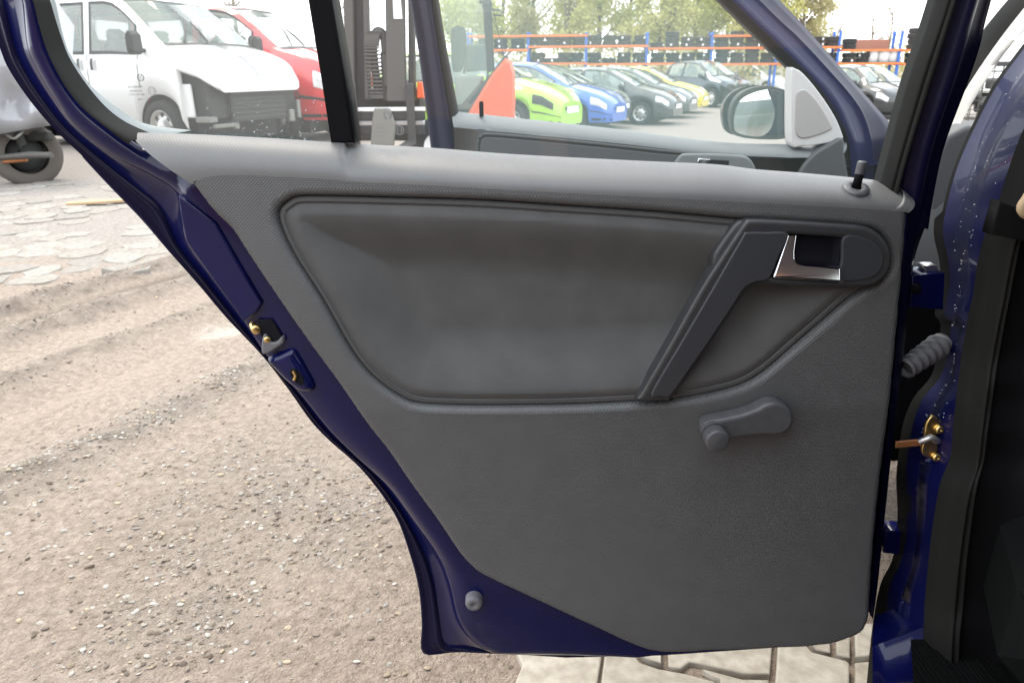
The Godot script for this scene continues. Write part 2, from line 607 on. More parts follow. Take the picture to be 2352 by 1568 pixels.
func rear_door():
	var d := thing("rear_car_door", "opened rear door of the dark blue car, grey inner trim with cloth insert", "car door", DO)
	# --- painted shell: trim line, lip and outer edge
	var T := ar([95, -420, 62, -80, 80, 10, 100, 92, 118, 140, 150, 200, 190, 250, 245, 295, 294, 332, 355, 370, 420, 403, 484, 484, 545, 555, 633, 685, 706, 789, 779, 888, 835, 970, 888, 1041, 945, 1126, 1006, 1210, 1050, 1275, 1080, 1308, 1111, 1331, 1236, 1387, 1372, 1447, 1439, 1478, 1517, 1502])
	var Mi := ar([60, -420, 40, -80, 52, 10, 62, 105, 80, 150, 112, 207, 163, 281, 237, 342, 300, 378, 352, 404, 409, 449, 426, 552, 480, 630, 560, 737, 617, 822, 690, 905, 755, 985, 815, 1045, 888, 1112, 938, 1177, 1006, 1275, 1033, 1340, 1053, 1420, 1084, 1468, 1125, 1494, 1169, 1502, 1400, 1505])
	var So := ar([-60, -420, -75, -80, -35, 20, 0, 112, 20, 159, 68, 230, 129, 301, 190, 359, 240, 413, 290, 465, 330, 507, 390, 577, 455, 650, 521, 728, 603, 815, 663, 892, 715, 965, 760, 1012, 833, 1078, 905, 1175, 940, 1265, 962, 1350, 969, 1430, 972, 1497, 1040, 1495, 1111, 1495, 1300, 1507])
	var t3 := dl(T, -0.032)
	var m3 := dl(Mi, -0.045)
	var s3 := dl(So, -0.10)
	var tcat := cat(T, 5)
	var mcat := cat(Mi, 5)
	for i in 52:
		var f := 1.0 - sstep(44, 51, i)
		t3[i] = dr(tcat[i].x, tcat[i].y, -0.032 - 0.022 * f)
		m3[i] = dr(mcat[i].x, mcat[i].y, -0.045 - 0.014 * f)
	var ti := []
	for i in t3.size():
		ti.append(t3[i] + (Vector3(0.02, 0.012, -0.004) if i > 42 else Vector3(0.002, 0.002, -0.012)))
	var mb := dl(Mi, -0.072)
	var face := S()
	loft(face, [ti, t3, mixrow(t3, m3, 0.25, 0.004), mixrow(t3, m3, 0.5, 0.006), mixrow(t3, m3, 0.75, 0.004), mixrow(t3, m3, 0.93, 0.001), m3, mixrow(m3, mb, 0.3, -0.006), mixrow(mb, s3, 0.06), mixrow(mb, s3, 0.3, -0.006), mixrow(mb, s3, 0.52, -0.004)])
	obj("inner_shell", face, M.navy, d)
	var fl := S()
	var rr := [mixrow(mb, s3, 0.52, -0.004), mixrow(mb, s3, 0.58, 0.003), mixrow(mb, s3, 0.66, 0.003), mixrow(mb, s3, 0.70, -0.004), mixrow(mb, s3, 0.90, -0.002), mixrow(mb, s3, 0.96, 0.003), s3, dl(So, -0.107), dl(So, -0.112)]
	loft(fl, rr)
	obj("hem_flange", fl, M.navy_dull, d)
	var skin := d2(cat(So.slice(7, 27), 4) + ar([1517, 1502, 1840, 1480, 1926, 1464, 1960, 1446, 1985, 1410, 2036, 980, 2082, 490, 2055, 442, 1733, 412, 1182, 382, 760, 354, 500, 346, 330, 352]), -0.116)
	var sk := S()
	cap(sk, skin, W0 - 0.113)
	cap(sk, skin, W0 - 0.119, -1)
	obj("outer_skin", sk, M.navy, d)
	# raised pressing on the shut face
	var rp := S()
	slab(rp, d2(ar([411, 447, 440, 466, 497, 511, 552, 607, 604, 694, 590, 716, 562, 738, 490, 640, 429, 553, 418, 500]), -0.03), W0 - 0.06, W0 - 0.026, 0.003)
	obj("pressed_panel", rp, M.navy, d)
	# --- window seal, pale glass rubber
	var E := ar([130, -420, 98, -80, 117, 10, 140, 85, 160, 135, 197, 192, 240, 243, 285, 278, 345, 306])
	var sl := S()
	var te := dl(T.slice(0, 9), -0.02)
	var ee := dl(E, -0.055)
	var bulge := []
	for k in 9:
		var a := PI / 2 * k / 8
		bulge.append(mixrow(te, ee, k / 8.0, 0.016 * sin(PI * k / 8.0)))
	loft(sl, bulge)
	obj("window_seal", sl, M.seal_grey, d)
	var ps := S()
	var B := ar([142, -420, 110, -80, 128, 10, 149, 98, 170, 140, 208, 196, 262, 242, 330, 283, 440, 299])
	loft(ps, [dl(ar([120, -420, 90, -80, 108, 10, 130, 90, 150, 140, 185, 198, 228, 250, 275, 290, 330, 320]), -0.064), dl(B, -0.068), dl(B, -0.075)])
	obj("glass_rubber", ps, M.pale_seal, d)
	# --- trim panel
	var G := ar([301, 304, 400, 306, 508, 311, 640, 318, 755, 326, 823, 330, 989, 339, 1182, 354, 1470, 369, 1643, 377, 1733, 388, 1834, 396, 1945, 406, 2026, 416, 2063, 428, 2088, 448])
	var R := ar([436, 420, 480, 406, 540, 402, 650, 406, 755, 412, 823, 418, 989, 426, 1182, 437, 1470, 452, 1643, 461, 1733, 466, 1834, 471, 1945, 477, 2026, 482, 2060, 485, 2089, 488])
	var rim := ar([2089, 488, 2086, 540, 2079, 624, 2062, 807, 2045, 980, 2039, 1041, 2022, 1205, 2007, 1355, 2001, 1415, 1991, 1447, 1974, 1462, 1932, 1478, 1904, 1485, 1846, 1491, 1783, 1494, 1650, 1499, 1517, 1502, 1439, 1478, 1372, 1447, 1236, 1387, 1111, 1331, 1077, 1305, 1050, 1275, 1006, 1210, 945, 1126, 888, 1041, 843, 982, 779, 888, 706, 789, 633, 685, 564, 582, 528, 527, 484, 484, 436, 420])
	var ins := cat(ar([633, 505, 637, 478, 663, 457, 700, 449, 900, 453, 1100, 459, 1300, 472, 1500, 485, 1700, 503, 1850, 512, 1990, 523, 2035, 550, 2052, 595, 2040, 640, 2000, 662, 1960, 688, 1900, 740, 1830, 800, 1760, 860, 1700, 893, 1620, 913, 1540, 925, 1455, 930, 1300, 937, 1100, 939, 965, 934, 919, 918, 878, 892, 835, 853, 792, 793, 736, 694, 680, 608, 650, 552]), 3, true)
	var r2 := d2(cat(rim, 3), 0)
	var top2 := d2(cat(R, 3), 0)
	var ins2 := ccw(resample(d2(ins, 0), 240, true))
	var big := inset(ins2, -0.009)
	var outl := r2.slice(0, r2.size() - 1) + top2.slice(0, top2.size() - 1)
	var ybase: float = dr(1300, 940, 0).y
	var hf := func(q: Vector2) -> float:
		var w := 0.0
		var e := pdist(q, r2)
		if e < 0.010:
			w -= 0.010 * (1 - sqrt(max(0.0, 1 - pow(1 - e / 0.010, 2))))
		var b: float = clamp((ybase - q.y) / 0.36, 0, 1)
		w -= 0.028 * b * (1 - b)
		return W0 + w
	var tp := S()
	field_holed(tp, outl, big, 0.0045, hf)
	# shelf that rolls back to the glass
	var gl := dl(G, -0.07)
	var gcat := cat(G, 5)
	var ng := gl.size()
	for i in ng:
		if i > 25 and i < ng - 8:
			continue
		gl[i] = dr(gcat[i].x, gcat[i].y, -lerp(0.042, 0.07, sstep(0, 24, i) * sstep(0, 6, ng - 1 - i)))
	var rl := dl(R, 0.0)
	var rows := []
	var am := deg_to_rad(76)
	for k in 13:
		var a := am * k / 12
		var row := []
		for i in rl.size():
			var q: Vector3 = rl[i].lerp(gl[i], sin(a) / sin(am))
			q.z = W0 - lerp(0.042, 0.07, sstep(0, 24, i) * sstep(0, 6, rl.size() - 1 - i)) * (1 - cos(a)) / (1 - cos(am))
			row.append(q)
		rows.append(row)
	var sh := S()
	loft(sh, rows)
	obj("trim_shelf", sh, M.shelf, d)
	# the ends turn back to the shell
	for e in [0, rl.size() - 1]:
		var c0 := []
		var c1 := []
		for k in 13:
			c0.append(rows[k][e])
			c1.append(rows[k][e] + Vector3(0.004 if e == 0 else -0.002, -0.012, -0.03))
		loft(tp, [c0, c1])
	var sk0 := lift(r2, W0 - 0.010)
	for i in sk0.size():
		var b: float = clamp((ybase - sk0[i].y) / 0.36, 0, 1)
		sk0[i].z -= 0.028 * b * (1 - b)
	loft(tp, [sk0, lift(r2, W0 - 0.05)])
	var rr2 := []
	for k in 7:
		var a := PI / 2 * k / 6
		rr2.append(lift(inset(ins2, -0.009 * (1 - sin(a))), W0 - 0.009 * (1 - cos(a))))
	rr2.append(lift(inset(ins2, 0.004), W0 - 0.018))
	loft(tp, rr2, true)
	obj("trim_panel", tp, M.trim, d)
	# --- cloth insert, padded, with a sewn border and a hollow
	var io := inset(ins2, 0.0015)
	var ci := S()
	var hi := func(q: Vector2) -> float:
		var e := pdist(q, io, true)
		var w := -0.0075
		w += 0.004 * sstep(0.011, 0.022, e) - 0.033 * sstep(0.014, 0.105, e)
		return W0 + w
	field(ci, inset(io, 0.0125), 0.004, hi)
	var rim2 := []
	for e in [0.0, 0.0006, 0.002, 0.004, 0.007, 0.0086, 0.0095, 0.0105, 0.0125]:
		var w := -0.0075
		if e < 0.005:
			w -= 0.006 * (1 - sqrt(max(0.0, 1 - pow(1 - e / 0.005, 2))))
		w -= 0.0022 * exp(-pow((e - 0.0095) / 0.0012, 2)) - 0.004 * sstep(0.011, 0.022, e)
		rim2.append(lift(inset(io, e), W0 + w))
	loft(ci, rim2, true)
	var cloth := obj("cloth_insert", ci, M.fabric, d)
	var pp := S()
	var pip := lift(inset(io, 0.0065), W0 - 0.0085)
	pip.append(pip[0])
	tube(pp, pip, 0.0013, 6, false)
	obj("piping", pp, M.piping, cloth)
	handle(d)
	crank(d)
	# --- lock pin
	var lp := S()
	var base := dr(1967, 432, -0.022)
	var upw := (dr(1981, 374, -0.022) - base).normalized()
	lathe(lp, base, upw, [Vector2(0.0001, 0.0), Vector2(0.0052, 0.0), Vector2(0.0052, 0.0165), Vector2(0.0048, 0.0172)], 20)
	var pin := obj("lock_pin", lp, M.black, d)
	var kn := S()
	for k in 7:
		lathe(kn, base + upw * (0.0172 + 0.0021 * k), upw, [Vector2(0.0052, 0), Vector2(0.0058, 0.0005), Vector2(0.0058, 0.0015), Vector2(0.0052, 0.0021)], 22)
	lathe(kn, base + upw * 0.0319, upw, [Vector2(0.0052, 0), Vector2(0.0045, 0.0012), Vector2(0.0001, 0.0014)], 22)
	obj("knurled_top", kn, M.crank, pin)
	var co := S()
	lathe(co, base, Vector3(0, 1, 0.45).normalized(), [Vector2(0.0165, -0.006), Vector2(0.0165, 0.0), Vector2(0.0150, 0.0022), Vector2(0.0075, 0.0030), Vector2(0.0058, 0.0010)], 28)
	obj("collar", co, M.crank, pin)
	# --- divider bar and glass
	var db := S()
	slab(db, d2(ar([639, -420, 692, -420, 762, 0, 785, 135, 814, 329, 759, 329, 735, 175, 706, 0]), -0.04), W0 - 0.085, W0 - 0.040, 0.004)
	obj("divider_bar", db, M.black_film, d)
	var qg := S()
	cap(qg, d2(ar([134, -420, 104, -80, 122, 10, 145, 85, 165, 135, 200, 190, 244, 240, 300, 284, 345, 320, 500, 335, 790, 345, 720, -80, 665, -420]), -0.06), W0 - 0.060)
	var q := obj("quarter_glass", qg, M.quarter_glass, d)
	glass_mark(dr(322, 178, -0.061), 0.6, q, [["PILKINGTON", -0.014, -0.018, 0.004], ["43R-00358", -0.014, -0.026, 0.005], ["AS2 M52 DOT", -0.014, -0.033, 0.004], ["7 . . 1998", -0.003, -0.043, 0.004]])
	var mg := S()
	cap(mg, d2(ar([665, -420, 735, 0, 790, 345, 989, 356, 1470, 386, 1733, 402, 2040, 430, 2106, 155, 2160, 0, 2286, -420]), -0.056), W0 - 0.056)
	var g := obj("window_glass", mg, M.door_glass, d)
	glass_mark(dr(890, 264, -0.057), 0.72, g, [["TIP LX BF", -0.012, -0.016, 0.005], ["TEMPERED", -0.014, -0.022, 0.004], ["43R-004 PGA", -0.010, -0.0285, 0.005], ["M46 AS2", -0.016, -0.035, 0.004]])
	var dp := S()
	for i in 150:
		var u := rng.randf()
		var v := rng.randf()
		var c := dr(470 + 270 * u, 335 - 95 * v * v - 25 * rng.randf(), -0.059)
		var r := 0.0005 + 0.0009 * rng.randf() * rng.randf()
		lathe(dp, c, Vector3(0, 0, 1), [Vector2(r, 0), Vector2(r * 0.7, r * 0.5), Vector2(0.0001, r * 0.7)], 8)
	tag(obj("raindrops", dp, M.water, q), "", "", "", "stuff")
	# --- front frame of the window and the hinge edge
	var FG := ar([2276, -420, 2150, 0, 2115, 105, 2085, 195, 2046, 336, 2024, 420, 2012, 470])
	var FS := ar([2322, -420, 2194, 0, 2162, 105, 2133, 200, 2090, 336, 2064, 430, 2052, 480])
	var F1 := ar([2352, -420, 2224, 0, 2192, 105, 2163, 200, 2120, 336, 2097, 440, 2090, 495])
	var FR := ar([2405, -420, 2278, 0, 2252, 105, 2221, 198, 2170, 336, 2145, 450, 2133, 527])
	var fs := S()
	var a0 := dl(FG, -0.055)
	var a1 := dl(FS, -0.028)
	loft(fs, [mixrow(a0, a0, 0, -0.02), a0, mixrow(a0, a1, 0.2, 0.016), mixrow(a0, a1, 0.45, 0.014), mixrow(a0, a1, 0.5, 0.006), mixrow(a0, a1, 0.56, 0.014), mixrow(a0, a1, 0.85, 0.010), a1])
	obj("run_channel", fs, M.seal_grey, d)
	var ff := S()
	var a2 := dl(F1, -0.03)
	var a3 := dl(FR, -0.06)
	loft(ff, [a1, mixrow(a1, a2, 0.3, -0.012), mixrow(a1, a2, 0.7, -0.012), a2, mixrow(a2, a3, 0.15, 0.008), mixrow(a2, a3, 0.35, 0.006), mixrow(a2, a3, 0.45, -0.008), mixrow(a2, a3, 0.9, -0.004), a3, mixrow(a3, a3, 0, -0.05)])
	obj("window_frame", ff, M.navy_dull, d)
	var top := S()
	slab(top, d2(ar([-80, -480, 2420, -480, 2420, -405, -80, -405]), -0.03), W0 - 0.1, W0 - 0.02, 0.006, [], null, true)
	obj("window_frame", top, M.navy_dull, d)
	var he := S()
	var e0 := ar([2092, 455, 2086, 540, 2079, 624, 2062, 807, 2045, 980, 2022, 1205, 2007, 1355, 2001, 1415])
	var e1 := ar([2135, 500, 2108, 570, 2094, 645, 2079, 799, 2057, 965, 2034, 1180, 2015, 1360, 2006, 1420])
	var h0 := dl(e0, -0.012)
	var h1 := dl(e1, -0.05)
	loft(he, [mixrow(h0, h0, 0, -0.004), mixrow(h0, h1, 0.5, 0.004), h1, mixrow(h1, h1, 0, -0.066)])
	obj("hinge_edge", he, M.navy_dull, d)
	latch(d)

func field_holed(s, outline: Array, hole: Array, cell: float, hf: Callable):
	var poly := PackedVector2Array(outline)
	var hp := PackedVector2Array(hole)
	var lo := poly[0]
	var hi := poly[0]
	for q in poly:
		lo = lo.min(q)
		hi = hi.max(q)
	lo -= Vector2(cell, cell) * 0.37
	var nx := int((hi.x - lo.x) / cell) + 2
	var ny := int((hi.y - lo.y) / cell) + 2
	var inside := []
	var hs := []
	for j in ny + 1:
		for i in nx + 1:
			var q := lo + Vector2(i, j) * cell
			var is_in := Geometry2D.is_point_in_polygon(q, poly) and not Geometry2D.is_point_in_polygon(q, hp)
			inside.append(is_in)
			hs.append(hf.call(q) if is_in else 0.0)
	for j in ny:
		for i in nx:
			var c := [j * (nx + 1) + i, j * (nx + 1) + i + 1, (j + 1) * (nx + 1) + i + 1, (j + 1) * (nx + 1) + i]
			var k := 0
			for q in c:
				k += int(inside[q])
			if k == 0:
				continue
			var q0 := lo + Vector2(i, j) * cell
			var sq := [q0, q0 + Vector2(cell, 0), q0 + Vector2(cell, cell), q0 + Vector2(0, cell)]
			if k == 4:
				var v := []
				for m in 4:
					v.append(Vector3(sq[m].x, sq[m].y, hs[c[m]]))
				quad(s, v[3], v[2], v[1], v[0])
			else:
				for part in Geometry2D.intersect_polygons(PackedVector2Array(sq), poly):
					for bit in Geometry2D.clip_polygons(part, hp):
						var ws := []
						for q in bit:
							ws.append(hf.call(q))
						cap(s, Array(bit), ws)

func handle(d: Node3D):
	var h := Node3D.new()
	h.name = "door_handle"
	d.add_child(h, true)
	var o := cat(ar([1466, 921, 1478, 897, 1540, 790, 1609, 667, 1658, 590, 1698, 530, 1712, 511, 1728, 505, 1819, 509, 1910, 515, 1983, 521, 2016, 533, 2040, 558, 2051, 591, 2045, 623, 2024, 648, 1995, 660, 1930, 662, 1860, 661, 1757, 654, 1729, 660, 1710, 677, 1671, 738, 1610, 822, 1544, 915, 1528, 921]), 4, true)
	var hole := resample(ar([1815, 538, 1940, 546, 1931, 646, 1771, 637]), 60, true)
	var yt: float = dr(1700, 560, 0.02).y
	var yb: float = dr(1500, 918, 0.02).y
	var onbar := func(p: Array, w: float) -> Array:
		var r := []
		for v in p:
			var q := dr(v.x, v.y, w + 0.0 * sin(PI * clamp((v.y - 560.0) / 358.0, 0, 1)))
			r.append(Vector2(q.x, q.y))
		return r
	var bar := func(q: Vector2) -> float:
		var t: float = clamp((yt - q.y) / (yt - yb), 0, 1)
		return 0.0 * t
	var s := S()
	slab(s, resample(onbar.call(o, 0.013), 260, true), W0 - 0.012, W0 + 0.013, 0.005, d2(hole, 0.013), bar)
	obj("bezel", s, M.handle, h)
	s = S()
	slab(s, d2(cat(ar([1636, 614, 1637, 590, 1648, 566, 1684, 516, 1704, 504, 1728, 508, 1726, 530, 1690, 570, 1654, 622]), 3, true), 0.0), W0 - 0.04, W0 + 0.004, 0.006)
	obj("bezel_shoulder", s, M.handle, h)
	s = S()
	var inl: Array = onbar.call(cat(ar([1497, 905, 1560, 796, 1640, 660, 1706, 546, 1716, 535, 1760, 534, 1812, 538, 1790, 590, 1768, 640, 1738, 648, 1712, 662, 1690, 695, 1640, 770, 1590, 842, 1541, 909, 1520, 910]), 4, true), 0.017)
	slab(s, resample(inl, 160, true), W0 + 0.008, W0 + 0.0165, 0.002, [], bar)
	obj("grip", s, M.handle_soft, h)
	s = S()
	slab(s, d2(cat(ar([1945, 547, 1990, 549, 2022, 566, 2036, 595, 2026, 626, 1998, 643, 1936, 645, 1940, 600]), 4, true), 0.02), W0 + 0.008, W0 + 0.0145, 0.0012)
	obj("escutcheon", s, M.handle_soft, h)
	s = S()
	var hc := ccw(d2(hole, 0.018))
	loft(s, [lift(hc, W0 + 0.009), lift(inset(hc, 0.004), W0 - 0.003)], true)
	cap(s, inset(hc, 0.004), W0 - 0.003)
	obj("recess_cup", s, M.recess, h)
	s = S()
	var lev := d2(ar([1815, 540, 1836, 540, 1838, 543, 1833, 562, 1829, 580, 1828, 594, 1832, 601, 1842, 604, 1880, 607, 1926, 611, 1928, 615, 1925, 641, 1921, 643, 1850, 640, 1776, 637, 1774, 634, 1790, 597]), 0.012)
	var lh := func(q: Vector2) -> float:
		return -0.26 * (q.y - dr(1800, 600, 0.012).y) + 0.06 * clamp(q.x - dr(1850, 600, 0.012).x, -0.05, 0.06)
	slab(s, resample(lev, 140, true), W0 - 0.012, W0 + 0.013, 0.0028, [], lh)
	obj("release_lever", s, M.chrome, h)

func crank(d: Node3D):
	var c := Node3D.new()
	c.name = "window_crank"
	d.add_child(c, true)
	var w := 0.027
	var hc := dr(1783, 963, w)
	var s := S()
	lathe(s, Vector3(hc.x, hc.y, W0 - 0.004), Vector3(0, 0, 1), [Vector2(0.0225, 0), Vector2(0.0215, 0.012), Vector2(0.0212, 0.0125), Vector2(0.0218, 0.013), Vector2(0.0212, 0.026)], 40)
	obj("hub", s, M.handle, c)
	s = S()
	var arm := d2(cat(ar([1613, 985, 1626, 970, 1663, 962, 1704, 953, 1740, 940, 1758, 930, 1783, 925, 1806, 932, 1821, 948, 1825, 968, 1815, 989, 1794, 1000, 1761, 1001, 1720, 1004, 1679, 1011, 1662, 1020, 1636, 1020, 1616, 1006]), 5, true), w)
	var bend := func(q: Vector2) -> float:
		return 0.0 * q.x
	slab(s, resample(arm, 150, true), W0 + 0.006, W0 + w, 0.0055, [], bend)
	obj("arm", s, M.crank, c)
	s = S()
	var kc := dr(1640, 998, w + 0.006)
	lathe(s, Vector3(kc.x, kc.y, W0 + w - 0.002), Vector3(0.02, -0.02, 1), [Vector2(0.0165, 0), Vector2(0.0168, 0.006), Vector2(0.0160, 0.0075), Vector2(0.0160, 0.0085), Vector2(0.0166, 0.010), Vector2(0.0160, 0.024), Vector2(0.0150, 0.0265), Vector2(0.0130, 0.0275), Vector2(0.0001, 0.0278)], 40)
	obj("knob", s, M.crank, c)
	s = S()
	lathe(s, Vector3(hc.x, hc.y, W0 + 0.0125), Vector3(0, 0, 1), [Vector2(0.020, -0.0008), Vector2(0.0222, 0.0), Vector2(0.020, 0.0008)], 40)
	lathe(s, Vector3(kc.x, kc.y, W0 + w + 0.0065), Vector3(0.02, -0.02, 1), [Vector2(0.0155, -0.0007), Vector2(0.0168, 0.0), Vector2(0.0155, 0.0007)], 40)
	obj("joint_ring", s, M.black, c)
	s = S()
	var n := dr(1822, 978, w)
	lathe(s, Vector3(n.x, n.y, W0 + w - 0.010), Vector3(1, -0.2, 0.25), [Vector2(0.004, -0.003), Vector2(0.004, 0.0012), Vector2(0.0001, 0.0013)], 14)
	obj("clip_slot", s, M.black, c)

func latch(d: Node3D):
	var l := Node3D.new()
	l.name = "door_latch"
	d.add_child(l, true)
	var s := S()
	slab(s, d2(ar([590, 735, 624, 732, 640, 757, 650, 775, 635, 792, 612, 800, 600, 770]), -0.03), W0 - 0.08, W0 - 0.0275, 0.001)
	obj("opening", s, M.recess, l)
	s = S()
	slab(s, d2(cat(ar([604, 772, 612, 768, 622, 784, 636, 783, 648, 772, 652, 786, 630, 802, 612, 812, 601, 806]), 3, true), -0.026), W0 - 0.05, W0 - 0.0225, 0.003)
	obj("latch_claw", s, M.bellows, l)
	for q in [[588, 757, 0.0065], [614, 780, 0.005]]:
		s = S()
		var c := dr(q[0], q[1], -0.024)
		lathe(s, c, Vector3(0.5, 0, 1), [Vector2(q[2], -0.02), Vector2(q[2], 0.0), Vector2(q[2] * 0.7, 0.002), Vector2(0.0001, 0.002)], 16)
		obj("pin", s, M.gold, l)
	s = S()
	slab(s, d2(cat(ar([612, 826, 640, 812, 672, 800, 690, 822, 705, 850, 722, 885, 716, 900, 690, 900, 660, 880, 630, 850]), 3, true), -0.027), W0 - 0.06, W0 - 0.0225, 0.012)
	obj("striker_cover", s, M.navy, l)
	s = S()
	slab(s, d2(cat(ar([666, 850, 676, 846, 690, 858, 698, 874, 692, 885, 680, 880, 668, 866]), 3, true), -0.022), W0 - 0.06, W0 - 0.0215, 0.001)
	obj("opening", s, M.recess, l)
	s = S()
	var b := dr(674, 862, -0.02)
	tube(s, [b + Vector3(0, 0.007, 0), b + Vector3(0.003, 0, 0), b + Vector3(0, -0.007, 0)], 0.0025, 8)
	obj("spring_wire", s, M.gold, l)
	s = S()
	var rb := dr(1089, 1374, -0.03)
	lathe(s, rb, Vector3(0, 0, 1), [Vector2(0.0135, -0.02), Vector2(0.0135, 0.010), Vector2(0.0120, 0.014), Vector2(0.0095, 0.016), Vector2(0.0040, 0.0165), Vector2(0.0030, 0.014), Vector2(0.0001, 0.014)], 26)
	obj("rubber_buffer", s, M.bellows, d)

# ---------------------------------------------------------------- the front door
const FO := Vector3(0.95, 0.25, -1.90)
const V0 := 0.05
func f2(p: Array, w) -> Array:
	return flat(onz(p, ZF + w, FO))
func fl3(p: Array, w, k := 4) -> Array:
	return onz(cat(p, k), ZF + w, FO)
func fp(X, Y, w) -> Vector3:
	return px(X, Y, ZF + w) - FO

func front_door():
	var d := thing("front_car_door", "opened front door of the dark blue car, seen through the rear door's window", "car door", FO)
	# belt roll and panel
	var G := ar([1039, 256, 1102, 262, 1243, 277, 1407, 295, 1654, 326, 1811, 331, 1860, 335, 1936, 318])
	var R := ar([1042, 292, 1102, 298, 1243, 312, 1407, 328, 1654, 356, 1811, 362, 1880, 362, 1940, 352])
	var s := S()
	var gl := fl3(G, -0.06)
	var rl := fl3(R, 0)
	var rows := []
	for k in 9:
		var a := deg_to_rad(76) * k / 8
		var row := []
		for i in gl.size():
			var q: Vector3 = rl[i].lerp(gl[i], sin(a) / sin(deg_to_rad(76)))
			q.z = V0 - 0.06 * (1 - cos(a)) / (1 - cos(deg_to_rad(76)))
			row.append(q)
		rows.append(row)
	loft(s, rows)
	cap(s, f2(R + ar([1960, 480, 1950, 700, 1900, 1000, 1250, 1040, 1180, 940, 1060, 700, 1046, 400]), 0), V0)
	obj("trim_panel", s, M.front_trim, d)
	s = S()
	var gr := fl3(ar([1100, 420, 1097, 345, 1098, 325, 1106, 312, 1125, 308, 1243, 318, 1407, 334, 1560, 350, 1680, 356, 1710, 366, 1730, 382, 1740, 420]), 0.002)
	tube(s, gr, 0.004, 8)
	obj("panel_groove", s, M.dash, d)
	s = S()
	slab(s, f2(cat(ar([1103, 430, 1102, 345, 1103, 328, 1110, 318, 1128, 314, 1243, 324, 1407, 340, 1560, 356, 1676, 362, 1703, 371, 1722, 386, 1732, 430]), 3, true), 0), V0 - 0.02, V0 + 0.004, 0.003)
	obj("cloth_insert", s, M.front_trim_dark, d)
	s = S()
	slab(s, f2(cat(ar([1560, 358, 1600, 352, 1700, 356, 1726, 368, 1735, 390, 1725, 415, 1560, 400]), 3, true), 0.01), V0 - 0.01, V0 + 0.014, 0.006)
	var dh := obj("door_handle", s, M.front_trim, d)
	s = S()
	slab(s, f2(ar([1612, 366, 1676, 369, 1674, 385, 1606, 384]), 0.018), V0 + 0.004, V0 + 0.016, 0.001)
	obj("recess", s, M.recess, dh)
	s = S()
	slab(s, f2(ar([1606, 364, 1632, 366, 1626, 378, 1600, 378]), 0.02), V0 + 0.006, V0 + 0.020, 0.002)
	obj("release_lever", s, M.chrome, dh)
	# lower end cap by the hinge
	s = S()
	slab(s, f2(cat(ar([1822, 430, 1832, 404, 1846, 380, 1872, 352, 1905, 332, 1937, 317, 1939, 360, 1941, 430, 1900, 440]), 3, true), 0.01), V0 - 0.05, V0 + 0.012, 0.006)
	obj("end_cap", s, M.front_trim_dark, d)
	# rear window post
	s = S()
	var c0 := ar([871, -420, 941, 0, 958, 102, 977, 237, 990, 345, 1000, 420])
	var c1 := ar([905, -420, 975, 0, 992, 102, 1011, 237, 1024, 345, 1030, 420])
	var c2 := ar([922, -420, 992, 0, 1010, 120, 1032, 250, 1052, 345, 1060, 420])
	var p0 := fl3(c0, -0.08)
	var p1 := fl3(c1, -0.03)
	var p2 := fl3(c2, -0.03)
	loft(s, [mixrow(p0, p0, 0, -0.02), p0, mixrow(p0, p1, 0.3, 0.012), mixrow(p0, p1, 0.45, -0.004), mixrow(p0, p1, 0.7, 0.004), p1, mixrow(p1, p2, 0.3, 0.012), mixrow(p1, p2, 0.7, 0.012), p2])
	obj("window_post", s, M.navy_dull, d)
	s = S()
	var c3 := ar([946, -420, 1006, 0, 1026, 120, 1050, 250, 1062, 300, 1070, 420])
	var p3 := fl3(c3, -0.05)
	loft(s, [p2, mixrow(p2, p3, 0.2, 0.014), mixrow(p2, p3, 0.7, 0.014), p3, mixrow(p3, p3, 0, -0.03)])
	obj("run_channel", s, M.seal_grey, d)
	# sloping front frame
	var a0 := ar([1236, -420, 1653, 0, 1740, 86, 1824, 168, 1860, 215, 1895, 262, 1918, 300, 1936, 340, 1942, 400, 1944, 460])
	var a1 := ar([1266, -420, 1683, 0, 1768, 82, 1836, 148, 1876, 190, 1912, 240, 1934, 280, 1950, 320, 1956, 400, 1958, 460])
	var a2 := ar([1330, -420, 1745, 0, 1835, 86, 1915, 172, 1958, 222, 1984, 262, 2000, 310, 2006, 350, 2008, 400, 2010, 460])
	var a3 := ar([1376, -420, 1791, 0, 1880, 96, 1965, 192, 2014, 247, 2045, 284, 2062, 320, 2068, 360, 2072, 410, 2075, 470])
	var b0 := fl3(a0, -0.05)
	var b1 := fl3(a1, -0.02)
	var b2 := fl3(a2, -0.04)
	var b3 := fl3(a3, -0.09)
	s = S()
	loft(s, [mixrow(b0, b0, 0, -0.03), b0, mixrow(b0, b1, 0.3, 0.014), mixrow(b0, b1, 0.75, 0.010), b1])
	obj("run_channel", s, M.rubber, d)
	s = S()
	loft(s, [b1, mixrow(b1, b2, 0.12, 0.003), mixrow(b1, b2, 0.4, 0.003), mixrow(b1, b2, 0.46, -0.005), mixrow(b1, b2, 0.85, -0.004), b2])
	obj("window_frame", s, M.navy_wet, d)
	s = S()
	loft(s, [b2, mixrow(b2, b3, 0.1, -0.004), mixrow(b2, b3, 0.6, 0.0), b3, mixrow(b3, b3, 0, -0.04)])
	obj("frame_edge", s, M.navy_dull, d)
	s = S()
	slab(s, f2(ar([871, -470, 1400, -470, 1376, -405, 871, -405]), -0.03), V0 - 0.1, V0 - 0.03, 0.006, [], null, true)
	obj("window_frame", s, M.navy_dull, d)
	# sail panel with speaker mesh
	s = S()
